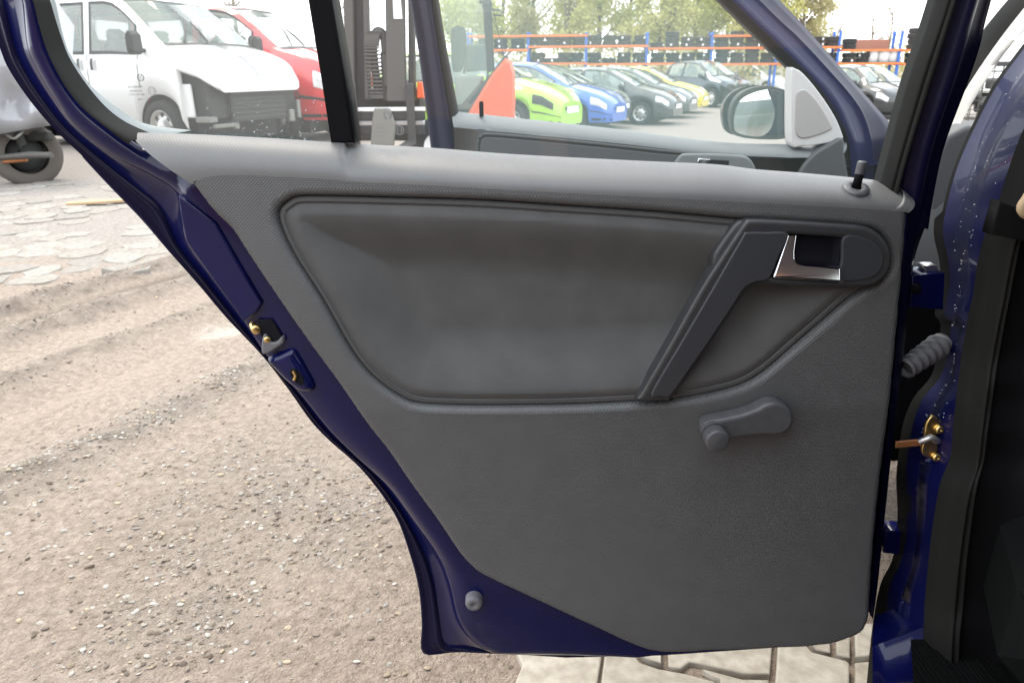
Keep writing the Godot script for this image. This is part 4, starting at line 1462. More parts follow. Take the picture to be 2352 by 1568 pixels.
# ---------------------------------------------------------------- racks with tyres
func tyre_mesh(r: float, ri: float, w: float) -> ArrayMesh:
	var s := S()
	lathe(s, Vector3.ZERO, Vector3.UP, [Vector2(ri, -w * 0.30), Vector2(ri + 0.01, -w * 0.46), Vector2((r + ri) / 2, -w * 0.5), Vector2(r * 0.96, -w * 0.42), Vector2(r, -w * 0.30), Vector2(r, -w * 0.1), Vector2(r * 0.985, -w * 0.09), Vector2(r * 0.985, -w * 0.05), Vector2(r, -w * 0.04), Vector2(r, w * 0.30), Vector2(r * 0.96, w * 0.42), Vector2((r + ri) / 2, w * 0.5), Vector2(ri + 0.01, w * 0.46), Vector2(ri, w * 0.30), Vector2(ri, -w * 0.30)], 22)
	return fin(s)
func racks():
	var z := -34.0
	var at := px(1176, 200, z)
	at.y = -0.45
	var r := thing("tyre_rack", "long blue and orange steel rack full of black tyres at the back of the yard", "rack", at)
	for X in [1075, 1213, 1347, 1488, 1638, 1790, 1933, 2075, 2230]:
		for b in [[0.0, 0.0], [0.9, 14]]:
			var s := S()
			var p := px(X + b[1] * 0.4, 74 if X < 1700 else 70, z) - at
			p.z = -b[0]
			bx(s, Vector3(p.x, p.y / 2, p.z), Vector3(0.11, p.y, 0.09), 0.01)
			obj("upright", s, M.rack_blue, r)
	for q in [[1075, 1350, 84], [1075, 1213, 116], [1213, 1488, 108], [1488, 1638, 112], [1075, 1347, 148], [1347, 1638, 148], [1638, 1790, 83], [1638, 1933, 111], [1638, 1790, 148], [1790, 2075, 148], [1933, 2075, 116], [2075, 2230, 116], [2075, 2230, 148]]:
		var s := S()
		var a := px(q[0], q[2], z) - at
		var b := px(q[1], q[2], z) - at
		for dz in [0.10, -0.9]:
			bx(s, Vector3((a.x + b.x) / 2, a.y, dz), Vector3(b.x - a.x, 0.08, 0.05), 0.008)
		obj("beam", s, M.rack_orange, r)
		s = S()
		bx(s, Vector3((a.x + b.x) / 2, a.y + 0.05, -0.40), Vector3(b.x - a.x - 0.04, 0.02, 0.9), 0.004)
		obj("shelf", s, M.steel_grey, r)
	var tm := tyre_mesh(0.30, 0.18, 0.21)
	var t0: MeshInstance3D = null
	var rows := [
		[[1100, 1240], 116, [2, 2, 2, 2], "left bay's lower shelf"], [[1222, 1345], 108, [2, 2, 2, 2], "second bay's upper shelf"], [[1352, 1450], 108, [2, 2, 2], "third bay's upper shelf"], [[1462, 1484], 108, [2], "third bay's upper shelf by its right post"],
		[[1498, 1630], 112, [1, 3, 2, 2], "fourth bay's upper shelf"], [[1222, 1340], 148, [2, 1, 2, 2], "second bay's middle shelf"], [[1352, 1484], 148, [2, 1, 2, 2], "third bay's middle shelf"], [[1498, 1632], 148, [2, 2, 2, 2], "fourth bay's middle shelf"],
		[[1645, 1780], 111, [2, 3, 2, 3], "fifth bay's upper shelf"], [[1645, 1780], 148, [3, 2, 3, 2], "fifth bay's middle shelf"], [[1800, 1930], 111, [2, 1, 2, 2], "sixth bay's upper shelf"], [[1800, 1926], 148, [2, 2, 2, 2], "sixth bay's middle shelf"],
		[[1940, 1968], 116, [2], "rack's upper shelf left of the terracotta board"], [[1940, 2000], 148, [2, 2], "seventh bay's middle shelf"], [[2092, 2118], 116, [4], "rack's upper shelf at its right end"], [[2085, 2130], 148, [2, 2], "last bay's middle shelf"]]
	for row in rows:
		var n: int = row[2].size()
		for i in n:
			var X: float = lerp(float(row[0][0]) + 14, float(row[0][1]) - 14, 0.5 if n == 1 else float(i) / (n - 1))
			for k in row[2][i]:
				var p := px(X, row[1], z)
				p.y += 0.165 + 0.215 * k
				p.z = z - 0.26 + rng.randf_range(-0.05, 0.05)
				p.x += rng.randf_range(-0.03, 0.03)
				var ord: String = ["first", "second", "third", "fourth"][i]
				var lvl: String = ["bottom", "top" if row[2][i] == 2 else "second", "third" if row[2][i] == 4 else "top", "top"][k] if row[2][i] > 1 else "single"
				var label = "%s tyre of the %s stack on the %s" % [lvl, ord, row[3]]
				var grp = "tyres on the %s" % row[3]
				var o: MeshInstance3D
				if t0 == null:
					o = obj("tyre", tm, M.tyre)
					var s := S()
					bx(s, Vector3(0, 0, 0.302), Vector3(0.075, 0.085, 0.006), 0.001)
					obj("paper_tag", s, M.paper, o)
					tag(o, label, "tyre", grp)
					t0 = o
					o.position = p
				else:
					o = dup(t0, p, rng.randf_range(-0.9, 0.9), label, grp)
					if rng.randf() < 0.55:
						o.get_child(0).free()
	# standing tyres on the fifth bay
	var cb2 := [[1650, 100, "first tyre standing upright on the fifth bay's stacks"], [1720, 96, "second tyre standing upright on the fifth bay's stacks"]]
	var b := px(2012, 104, z)
	for q in [[1966, 2060, 93, 116, "wide terracotta board standing on the rack's upper shelf"], [1850, 1924, 94, 111, "terracotta board behind tyres left of the blue post"]]:
		var s := S()
		var a0 := px(q[0], q[2], z)
		var a1 := px(q[1], q[3], z)
		bx(s, Vector3((a0.x + a1.x) / 2, (a0.y + a1.y) / 2 + 0.06, z - 0.8), Vector3(a1.x - a0.x, a0.y - a1.y, 0.08), 0.01)
		tag(obj("board", s, M.brick_red), q[4], "board")
	for q in [[2008, "left"], [2034, "middle"], [2058, "right"]]:
		var s := S()
		var a := px(q[0], 146, z)
		lathe(s, Vector3(a.x, a.y + 0.06, z - 0.3), Vector3.UP, [Vector2(0.0001, 0), Vector2(0.24, 0), Vector2(0.24, 0.45), Vector2(0.20, 0.50), Vector2(0.0001, 0.50)], 18)
		tag(obj("drum", s, M.paper), "white drum on the rack's middle shelf, %s of three" % q[0 + 1], "drum")

# ---------------------------------------------------------------- trees
func make_tree(called, label, cat_, h: float, rad: float, leaf: String, n: int, at: Vector3, grp: String, low := 0.25):
	var t := thing(called, label, cat_, at, 0, grp)
	var s := S()
	var tops := []
	var lean := Vector3(rng.randf_range(-0.3, 0.3), 0, rng.randf_range(-0.3, 0.3))
	tube(s, [Vector3(0, -0.2, 0), lean * 0.4 + Vector3(0, h * 0.3, 0), lean + Vector3(0, h * 0.62, 0), lean * 1.3 + Vector3(0, h * 0.93, 0)], [0.022 * h, 0.017 * h, 0.010 * h, 0.003 * h], 7)
	for k in 26:
		var y := h * rng.randf_range(low, 0.85)
		var a := rng.randf() * TAU
		var l := rad * rng.randf_range(0.5, 1.0) * (1.1 - 0.5 * y / h)
		var p0 := lean * (y / h) * 1.4 + Vector3(0, y, 0)
		var p1 := p0 + Vector3(cos(a) * l * 0.55, l * 0.5, sin(a) * l * 0.55)
		var p2 := p0 + Vector3(cos(a) * l, l * 0.75 + rng.randf_range(-0.2, 0.4), sin(a) * l)
		tube(s, [p0, p1, p2], [0.006 * h, 0.0035 * h, 0.001 * h], 5, false)
		tops.append([p0, p1, p2])
		for m in 3:
			var b := p1.lerp(p2, rng.randf())
			var q := b + Vector3(rng.randf_range(-1, 1), rng.randf_range(0.1, 1.2), rng.randf_range(-1, 1)) * rad * 0.28
			tube(s, [b, q], [0.0018 * h, 0.0006 * h], 4, false)
			tops.append([b, b.lerp(q, 0.5), q])
	obj("trunk", s, M.bark, t)
	if n == 0:
		return t
	s = S()
	s.set_smooth_group(-1)
	for i in n:
		var c: Array = tops[rng.randi() % tops.size()]
		var f := rng.randf()
		var p: Vector3 = c[1].lerp(c[2], f) + Vector3(rng.randfn(), rng.randfn() * 1.2 - 0.3, rng.randfn()) * rad * 0.10
		var u := Vector3(rng.randfn(), rng.randfn(), rng.randfn()).normalized()
		var v := u.cross(Vector3(rng.randfn(), rng.randfn(), rng.randfn())).normalized()
		var k := rng.randf_range(0.05, 0.12)
		tri(s, p - u * k, p + v * k * 0.7, p + u * k)
		tri(s, p - u * k, p + u * k, p - v * k * 0.7)
	obj("crown", s, M[leaf], t)
	return t
func trees():
	var words := ["budding yellow-green willow", "pale olive budding poplar", "greyish half bare birch"]
	var where := ["behind the forklift cab", "just right of the forklift", "above the rack's second bay", "above the lime car", "above the blue post left of the dark hatchback", "behind the rack's third bay", "above the dark grey hatchback", "above the rack's fourth bay", "above the dark off-roader", "left of the sloping door frame", "where the door frame crosses the rack"]
	var i := 0
	for X in [1060, 1150, 1225, 1300, 1375, 1440, 1515, 1590, 1660, 1740, 1820]:
		var z := -46.0 - 5.0 * (i % 3)
		var p := px(X, 200, z)
		p.y = -0.4
		var k: int = [0, 2, 0, 1, 0, 2, 1, 0, 2, 1, 2][i]
		make_tree("willow_tree" if k == 0 else ("poplar_tree" if k == 1 else "birch_tree"), "%s %s" % [words[k], where[i]], "tree", [10.5, 11.5, 10.0][k] * (0.78 if X > 1650 else 1.0), [3.2, 2.4, 2.8][k], ["leaf_a", "leaf_b", "leaf_c"][k], [15000, 12000, 10000][k], p, "trees behind the tyre rack", 0.10)
		i += 1
	for q in [[1905, 7.0, "small bare tree behind the rack's blue post"], [1990, 8.0, "bare tree above the terracotta board"], [2030, 8.6, "bare tree at the right of the terracotta board"], [780, 14.0, "bare tree high behind the red van"], [560, 16.0, "bare tree between the white and red van roofs"], [2290, 8.0, "bare tree beyond the cabin at the right"]]:
		var p := px(q[0], 200, -95.0)
		p.y = -0.5
		make_tree("bare_tree", q[2], "tree", q[1], 3.0, "leaf_c", 300, p, "bare trees far behind", 0.3)
	var s := S()
	s.set_smooth_group(-1)
	for k in 16000:
		var x := rng.randf_range(-6, 30)
		var y: float = 3.0 * pow(rng.randf(), 1.4) * (0.7 + 0.5 * noise.get_noise_1d(x * 0.5))
		var p := Vector3(x, y - 0.5, -43.0 + rng.randfn() * 0.8)
		var u := Vector3(rng.randfn(), rng.randfn(), rng.randfn()).normalized()
		var v := u.cross(Vector3(rng.randfn(), rng.randfn(), rng.randfn())).normalized()
		tri(s, p - u * 0.11, p + v * 0.08, p + u * 0.11)
		tri(s, p - u * 0.11, p + u * 0.11, p - v * 0.08)
	tag(obj("undergrowth", s, M.leaf_c), "olive brown scrub growing behind the tyre rack", "undergrowth", "", "stuff")


# ---------------------------------------------------------------- vehicles
func lut(a: Array, x: float) -> float:
	for i in range(0, a.size() - 2, 2):
		if x <= a[i + 2]:
			return lerp(float(a[i + 1]), float(a[i + 3]), clamp((x - a[i]) / (a[i + 2] - a[i]), 0, 1))
	return a[-1]
func ring(P: Dictionary, x: float) -> Array:
	var T := lut(P.top, x)
	var b: float = min(lut(P.belt, x), T - 0.03)
	var w := lut(P.hw, x)
	var tw := lut(P.thw, x)
	var s: float = P.sill
	for xw in P.wheels:
		var dx: float = abs(x - xw)
		if dx < P.arch:
			s = max(s, P.wr + sqrt(P.arch * P.arch - dx * dx) * 0.98)
	if P.has("cut") and x > P.cut:
		s = b - 0.10
	s = min(s, b - 0.06)
	var t5: float = b + (T - b) * 0.8 if T - b < 0.2 else T - 0.06
	return [Vector2(w * 0.93, s), Vector2(w, s + min(0.12, (b - s) * 0.3)), Vector2(w, lerp(s, b, 0.55)), Vector2(w * 0.985, lerp(s, b, 0.88)), Vector2(w * 0.945, b), Vector2(tw, t5), Vector2(tw - 0.10, T - 0.008), Vector2(tw * 0.45, T + 0.012), Vector2(0, T + 0.016)]
func skin(P, x: float, t: float, sg: float, off := 0.0) -> Vector3:
	var r := ring(P, x)
	var i: int = min(int(t), 7)
	var q: Vector2 = r[i].lerp(r[i + 1], t - i)
	var n: Vector2 = (r[i + 1] - r[i])
	n = Vector2(n.y, -n.x).normalized()
	q += n * off
	return Vector3(x - P.wheels[1] + off * (1.0 if x > P.length - 0.5 else 0.0), q.y, q.x * sg)
func patch(s, P, x0, x1, t0, t1, sg, off):
	var rows := []
	for i in 7:
		var row := []
		for j in 6:
			row.append(skin(P, lerp(float(x0), float(x1), i / 6.0), lerp(float(t0), float(t1), j / 5.0), sg, off))
		rows.append(row)
	loft(s, rows)
func make_wheel(P, parent: Node, x: float, sg: float):
	var w := Node3D.new()
	w.name = numbered("wheel", parent)
	parent.add_child(w, true)
	w.position = Vector3(x, P.wr, sg * (lut(P.hw, x + P.wheels[1]) - 0.11))
	w.rotation.y = 0.0 if sg > 0 else PI
	var r: float = P.wr
	var s := S()
	lathe(s, Vector3.ZERO, Vector3(0, 0, 1), [Vector2(r * 0.62, -0.09), Vector2(r * 0.9, -0.10), Vector2(r, -0.07), Vector2(r, 0.07), Vector2(r * 0.93, 0.10), Vector2(r * 0.75, 0.105), Vector2(r * 0.66, 0.09), Vector2(r * 0.64, 0.05)], 28)
	obj("tyre", s, M.tyre, w)
	s = S()
	lathe(s, Vector3.ZERO, Vector3(0, 0, 1), [Vector2(r * 0.66, 0.085), Vector2(r * 0.62, 0.09), Vector2(r * 0.58, 0.05), Vector2(r * 0.36, 0.055), Vector2(r * 0.28, 0.085), Vector2(r * 0.12, 0.09), Vector2(0.0001, 0.09)], 28)
	var rim := obj("rim", s, M.rim, w)
	for k in 8:
		s = S()
		var a := TAU * k / 8
		bx(s, Vector3(cos(a) * r * 0.47, sin(a) * r * 0.47, 0.055), Vector3(r * 0.15, r * 0.15, 0.012), 0.004, Basis(Vector3(0, 0, 1), a))
		obj("vent_hole", s, M.plastic_black, rim)
func make_car(called, label, category, P: Dictionary, near_wheel: Vector3, turn: float) -> Node3D:
	var right := Vector3(sin(turn), 0, cos(turn))
	var at := near_wheel - right * (lut(P.hw, P.wheels[1]) - 0.06)
	at.y = near_wheel.y
	var c := thing(called, label, category, at, turn)
	var xs := []
	var L: float = P.length
	var x := 0.0
	while x < L:
		xs.append(x)
		x += 0.09
	xs.append(L)
	for xw in P.wheels:
		for k in 17:
			xs.append(xw + P.arch * cos(PI * k / 16.0) * 1.0005)
	for w in P.side + [P.ws, P.rw]:
		xs += [w[0], w[1]]
	if P.has("cut"):
		xs += [P.cut, P.cut + 0.001]
	xs.sort()
	var body := S()
	var glass := {}
	var wsg := S()
	var rwg := S()
	for i in xs.size() - 1:
		var a: float = xs[i]
		var b: float = xs[i + 1]
		if b - a < 1e-5 or a < 0:
			continue
		var m := (a + b) / 2
		var ra := ring(P, a)
		var rb := ring(P, b)
		for sg in [1.0, -1.0]:
			for j in 8:
				var t: SurfaceTool = body
				if j == 4:
					for k in P.side.size():
						if m > P.side[k][0] and m < P.side[k][1]:
							var key := "%d_%d" % [k, sg]
							if not glass.has(key):
								glass[key] = S()
							t = glass[key]
				if j >= 6 and m > P.ws[0] and m < P.ws[1]:
					t = wsg
				if j >= 6 and m > P.rw[0] and m < P.rw[1]:
					t = rwg
				var x0: float = a - P.wheels[1]
				var x1: float = b - P.wheels[1]
				quad(t, Vector3(x0, ra[j].y, ra[j].x * sg), Vector3(x1, rb[j].y, rb[j].x * sg), Vector3(x1, rb[j + 1].y, rb[j + 1].x * sg), Vector3(x0, ra[j + 1].y, ra[j + 1].x * sg))
	body.set_smooth_group(-1)
	for e in [0.0, L]:
		var r := ring(P, e)
		for sg in [1.0, -1.0]:
			for j in range(0, 8):
				tri(body, Vector3(e - P.wheels[1], r[j].y, r[j].x * sg), Vector3(e - P.wheels[1], r[j + 1].y, r[j + 1].x * sg), Vector3(e - P.wheels[1], r[0].y, 0))
	var bo := obj("body", body, P.paint, c)
	for k in glass:
		obj("side_window", glass[k], M.car_glass, c)
	obj("windscreen", wsg, M.car_glass, c)
	obj("rear_window", rwg, M.car_glass, c)
	# dark seals round the side windows, shut lines, sill shade
	var s := S()
	for w in P.side:
		for sg in [1.0, -1.0]:
			patch(s, P, w[0] - 0.025, w[1] + 0.025, 3.97, 4.06, sg, 0.006)
			patch(s, P, w[0] - 0.025, w[1] + 0.025, 4.95, 5.02, sg, 0.006)
			patch(s, P, w[0] - 0.025, w[0] + 0.012, 4.0, 5.0, sg, 0.006)
			patch(s, P, w[1] - 0.012, w[1] + 0.025, 4.0, 5.0, sg, 0.006)
	patch(s, P, P.ws[0] - 0.02, P.ws[0] + 0.03, 6.0, 8.0, 1, 0.005)
	patch(s, P, P.ws[0] - 0.02, P.ws[0] + 0.03, 6.0, 8.0, -1, 0.005)
	patch(s, P, P.ws[1] - 0.06, P.ws[1] + 0.02, 6.0, 8.0, 1, 0.005)
	patch(s, P, P.ws[1] - 0.06, P.ws[1] + 0.02, 6.0, 8.0, -1, 0.005)
	obj("window_seal", s, M.plastic_black, c)
	s = S()
	for xl in P.lines:
		for sg in [1.0, -1.0]:
			patch(s, P, xl, xl + 0.014, 0.6, 4.0, sg, 0.003)
	obj("shut_line", s, M.plastic_black, bo)
	s = S()
	for xl in P.handles:
		for sg in [1.0, -1.0]:
			patch(s, P, xl, xl + (0.06 if P.has("van") else 0.17), 3.2 if not P.has("van") else 2.7, 3.45, sg, 0.03)
	obj("door_handle", s, M.plastic_black, c)
	# inside
	s = S()
	bx(s, Vector3(L * 0.45 - P.wheels[1], 0.42, 0), Vector3(L * 0.80, 0.30, P.hw[3] * 1.7), 0.03)
	obj("underbody", s, M.plastic_black, c)
	s = S()
	for q in P.seats:
		for sz in [0.36, -0.36]:
			bx(s, Vector3(q - P.wheels[1], P.belt[3] - 0.14, sz), Vector3(0.14, 0.62, 0.46), 0.05, Basis(Vector3(0, 0, 1), 0.18))
			bx(s, Vector3(q - 0.10 - P.wheels[1], P.belt[3] + 0.24, sz), Vector3(0.09, 0.16, 0.24), 0.04)
	bx(s, Vector3(P.ws[1] - 0.30 - P.wheels[1], lut(P.belt, P.ws[1] - 0.3) - 0.08, 0), Vector3(0.4, 0.22, P.hw[3] * 1.6), 0.05)
	obj("cabin", s, M.seat_cloth, c)
	s = S()
	for xw in P.wheels:
		bx(s, Vector3(xw - P.wheels[1], P.wr + 0.10, 0), Vector3(P.arch * 2.1, 0.62, 2.0 * (lut(P.hw, xw) - 0.24)), 0.02)
	obj("wheel_well", s, M.plastic_black, c)
	for xw in P.wheels:
		for sg in [1.0, -1.0]:
			make_wheel(P, c, xw - P.wheels[1], sg)
	# mirrors
	for sg in [1.0, -1.0]:
		var k := 1.35 if P.has("van") else 1.0
		var p := skin(P, P.ws[1] - (0.42 if not P.has("van") else 0.30), 4.12, sg)
		s = S()
		bx(s, p + Vector3(0.05, 0.08 * k, 0.13 * sg), Vector3(0.12, 0.15 * k * k, 0.20), 0.04)
		bx(s, p + Vector3(0.04, 0.02, 0.04 * sg), Vector3(0.06, 0.05, 0.12), 0.012)
		obj("wing_mirror", s, P.get("mirror", P.paint), c)
	# lamps and front
	if not P.has("cut"):
		for sg in [1.0, -1.0]:
			s = S()
			patch(s, P, L - P.lamp[0], L - P.lamp[1], P.lamp[2], P.lamp[3], sg, 0.008)
			obj("headlight", s, P.get("lamp_mat", M.lamp_glass), c)
			s = S()
			patch(s, P, 0.03, 0.22, 3.0, 4.0, sg, 0.006)
			obj("tail_light", s, M.red_paint, c)
		var fw: float = P.hw[-1]
		s = S()
		bx(s, Vector3(L - P.wheels[1] + 0.004, lut(P.top, L) - 0.10, 0), Vector3(0.02, 0.055, fw * 1.3), 0.006)
		obj("grille", s, M.plastic_black, c)
		s = S()
		for sg in [1.0, -1.0]:
			patch(s, P, L - 0.75, L - 0.005, 0.35, 0.75, sg, 0.004)
			patch(s, P, L - 0.62, L - 0.005, 1.62, 1.76, sg, 0.006)
			patch(s, P, 0.02, 0.4, 1.62, 1.76, sg, 0.006)
		obj("bumper_strip", s, M.plastic_black, c)
		s = S()
		bx(s, Vector3(L - P.wheels[1] + 0.012, 0.47, 0), Vector3(0.012, 0.11, 0.50), 0.003)
		obj("number_plate", s, M.paper, c)
	# wipers
	s = S()
	for zz in [0.05, 0.55]:
		var a := skin(P, P.ws[1] - 0.04, 8.0 - zz * 2.0, 1.0, 0.03)
		var b := skin(P, lerp(float(P.ws[1]), float(P.ws[0]), 0.45), 8.0 - max(zz * 2.0 - 0.9, -0.0), 1.0, 0.03)
		tube(s, [a, a.lerp(b, 0.5) + Vector3(0.01, 0.01, 0), b], [0.012, 0.016, 0.008], 6)
	obj("wiper", s, M.plastic_black, c)
	return c

func hatch(paint_name: String, extra := {}) -> Dictionary:
	var P := {"length": 3.95, "sill": 0.22, "wheels": [0.66, 3.14], "wr": 0.30, "arch": 0.365,
		"top": [0.0, 0.72, 0.06, 0.98, 0.40, 1.36, 0.80, 1.445, 1.30, 1.47, 1.75, 1.46, 2.10, 1.40, 2.95, 0.99, 3.20, 0.93, 3.60, 0.83, 3.85, 0.71, 3.95, 0.60],
		"belt": [0.0, 0.60, 0.1, 0.95, 1.2, 0.94, 2.8, 0.88, 3.3, 0.82, 3.7, 0.72, 3.95, 0.52],
		"hw": [0.0, 0.62, 0.12, 0.74, 0.5, 0.815, 3.1, 0.825, 3.5, 0.79, 3.75, 0.70, 3.88, 0.58, 3.95, 0.46],
		"thw": [0.0, 0.50, 0.5, 0.56, 1.4, 0.58, 2.1, 0.57, 2.95, 0.70, 3.4, 0.68, 3.75, 0.56, 3.95, 0.36],
		"side": [[0.55, 1.35], [1.43, 2.62]], "ws": [2.02, 2.98], "rw": [0.10, 0.46], "lines": [0.95, 1.38, 2.66], "handles": [1.5, 1.02], "seats": [0.95, 1.75],
		"lamp": [0.42, 0.10, 2.45, 3.75], "paint": M[paint_name]}
	P.merge(extra, true)
	return P
func van(paint_name: String, extra := {}) -> Dictionary:
	var P := {"length": 4.72, "sill": 0.32, "wheels": [0.85, 3.78], "wr": 0.33, "arch": 0.42,
		"top": [0.0, 1.40, 0.08, 1.80, 0.25, 1.91, 1.5, 1.94, 2.85, 1.93, 3.10, 1.88, 3.38, 1.69, 3.86, 1.33, 4.1, 1.27, 4.45, 1.15, 4.66, 1.01, 4.72, 0.93],
		"belt": [0.0, 1.1, 0.05, 1.24, 3.0, 1.23, 3.6, 1.21, 4.1, 1.14, 4.5, 1.02, 4.72, 0.86],
		"hw": [0.0, 0.82, 0.1, 0.90, 0.6, 0.92, 3.8, 0.92, 4.2, 0.90, 4.5, 0.84, 4.66, 0.76, 4.72, 0.68],
		"thw": [0.0, 0.72, 0.2, 0.74, 2.7, 0.74, 3.0, 0.73, 3.86, 0.82, 4.3, 0.80, 4.6, 0.72, 4.72, 0.60],
		"side": [[0.35, 1.30], [1.42, 2.42], [2.58, 3.46]], "ws": [3.05, 3.90], "rw": [0.02, 0.09], "lines": [1.36, 2.50, 3.52], "handles": [2.62, 2.34], "seats": [2.55, 1.5], "van": true,
		"lamp": [0.30, 0.03, 2.3, 3.6], "mirror": M.plastic_black, "paint": M[paint_name]}
	P.merge(extra, true)
	return P
func vehicles():
	var tn := deg_to_rad(-28)
	var w := make_car("white_van", "white van with its front bumper and lamps stripped off, seen through the quarter glass", "van", van("white_paint", {"cut": 4.22}), spot(394, 352), tn)
	w.scale = Vector3(1.06, 1.06, 1.06)
	# stripped front end
	var f := 4.22 - 3.78
	var s := S()
	bx(s, Vector3(f + 0.14, 0.74, 0), Vector3(0.40, 0.62, 1.50), 0.02)
	obj("engine_bay", s, M.engine_dark, w)
	s = S()
	bx(s, Vector3(f + 0.39, 0.62, 0.0), Vector3(0.05, 0.46, 0.95), 0.01)
	obj("radiator", s, M.engine_dark, w)
	s = S()
	for k in 7:
		bx(s, Vector3(f + 0.42, 0.44 + 0.06 * k, 0.0), Vector3(0.012, 0.012, 0.9), 0.002)
	obj("radiator_fin", s, M.steel_grey, w)
	for q in [[0.30, 0.44, 0.80, 0.25, 0.07, 0.14], [0.36, 0.40, 0.40, 0.05, 0.20, 0.09], [0.40, 0.36, 0.62, 0.06, 0.05, 0.35], [0.42, 0.50, -0.70, 0.05, 0.24, 0.07], [0.40, 0.42, -0.55, 0.10, 0.16, 0.10]]:
		s = S()
		bx(s, Vector3(f + q[0], q[1], q[2]), Vector3(q[3], q[4], q[5]), 0.01)
		obj("bracket", s, M.engine_grey, w)
	s = S()
	bx(s, Vector3(f + 0.02, 0.66, 0.83), Vector3(0.24, 0.40, 0.05), 0.015)
	obj("wing_remnant", s, M.white_paint, w)
	s = S()
	bx(s, Vector3(f - 0.22, 1.285, 0.45), Vector3(0.10, 0.012, 0.42), 0.003, Basis(Vector3(0, 0, 1), -0.2))
	obj("scuttle_vent", s, M.steel_grey, w)
	make_car("red_van", "bright red van parked behind the white van", "van", van("red_paint"), spot(648, 325), deg_to_rad(-16)).scale = Vector3(1.05, 1.05, 1.05)
	make_car("lime_car", "lime green hatchback beside the forklift's orange rear", "car", hatch("lime_paint", {"lamp_mat": M.plastic_black}), spot(1176, 319), tn)
	make_car("blue_car", "bright blue hatchback with clear headlights right of the lime car", "car", hatch("blue_paint"), spot(1316, 304), tn)
	make_car("black_car", "black hatchback mostly hidden behind the bright blue one", "car", hatch("black_paint"), spot(1340, 291), tn)
	make_car("dark_grey_car", "dark grey hatchback parked in the middle of the row", "car", hatch("anthracite_paint"), spot(1470, 287), tn)
	make_car("grey_car", "grey hatchback half hidden right of the dark grey one", "car", hatch("grey_paint"), spot(1515, 272), tn)
	make_car("yellow_car", "yellow hatchback at the right end of the row", "car", hatch("yellow_paint"), spot(1550, 261), tn)
	var P := hatch("petrol_paint", {"cut": 3.55})
	for k in ["top", "belt"]:
		var a: Array = P[k].duplicate()
		for i in range(1, a.size(), 2):
			a[i] *= 1.14
		P[k] = a
	P.sill = 0.30
	P.wr = 0.34
	P.arch = 0.42
	var v := make_car("damaged_car", "dark blue off-roader with its smashed front facing the yard", "car", P, spot(1632, 247), deg_to_rad(-62))
	s = S()
	bx(s, Vector3(0.62, 0.62, 0), Vector3(0.35, 0.45, 1.2), 0.03)
	obj("engine_bay", s, M.engine_dark, v)
	s = S()
	tube(s, [Vector3(0.82, 0.70, -0.78), Vector3(0.98, 0.50, -0.5), Vector3(1.04, 0.42, 0.0), Vector3(0.98, 0.52, 0.5), Vector3(0.80, 0.74, 0.80)], [0.06, 0.09, 0.10, 0.09, 0.06], 10)
	obj("hanging_bumper", s, M.plastic_black, v)
	for q in [[0.80, 0.86, 0.35], [0.82, 0.80, -0.30], [0.84, 0.62, 0.1]]:
		s = S()
		bx(s, Vector3(q[0], q[1], q[2]), Vector3(0.08, 0.10, 0.30), 0.02, Basis(Vector3(1, 0.3, 0).normalized(), q[2] * 2))
		obj("broken_panel", s, M.engine_grey, v)
	make_car("white_car", "small white car behind the front door's wing mirror", "car", hatch("white_paint", {"mirror": M.white_paint}), spot(1758, 216), deg_to_rad(-58))
	make_car("black_saloon", "black car with pale green windscreen between the two door frames", "car", hatch("black_paint", {"lamp_mat": M.lamp_glass}), spot(1985, 272), deg_to_rad(-78))
	grey_wreck()

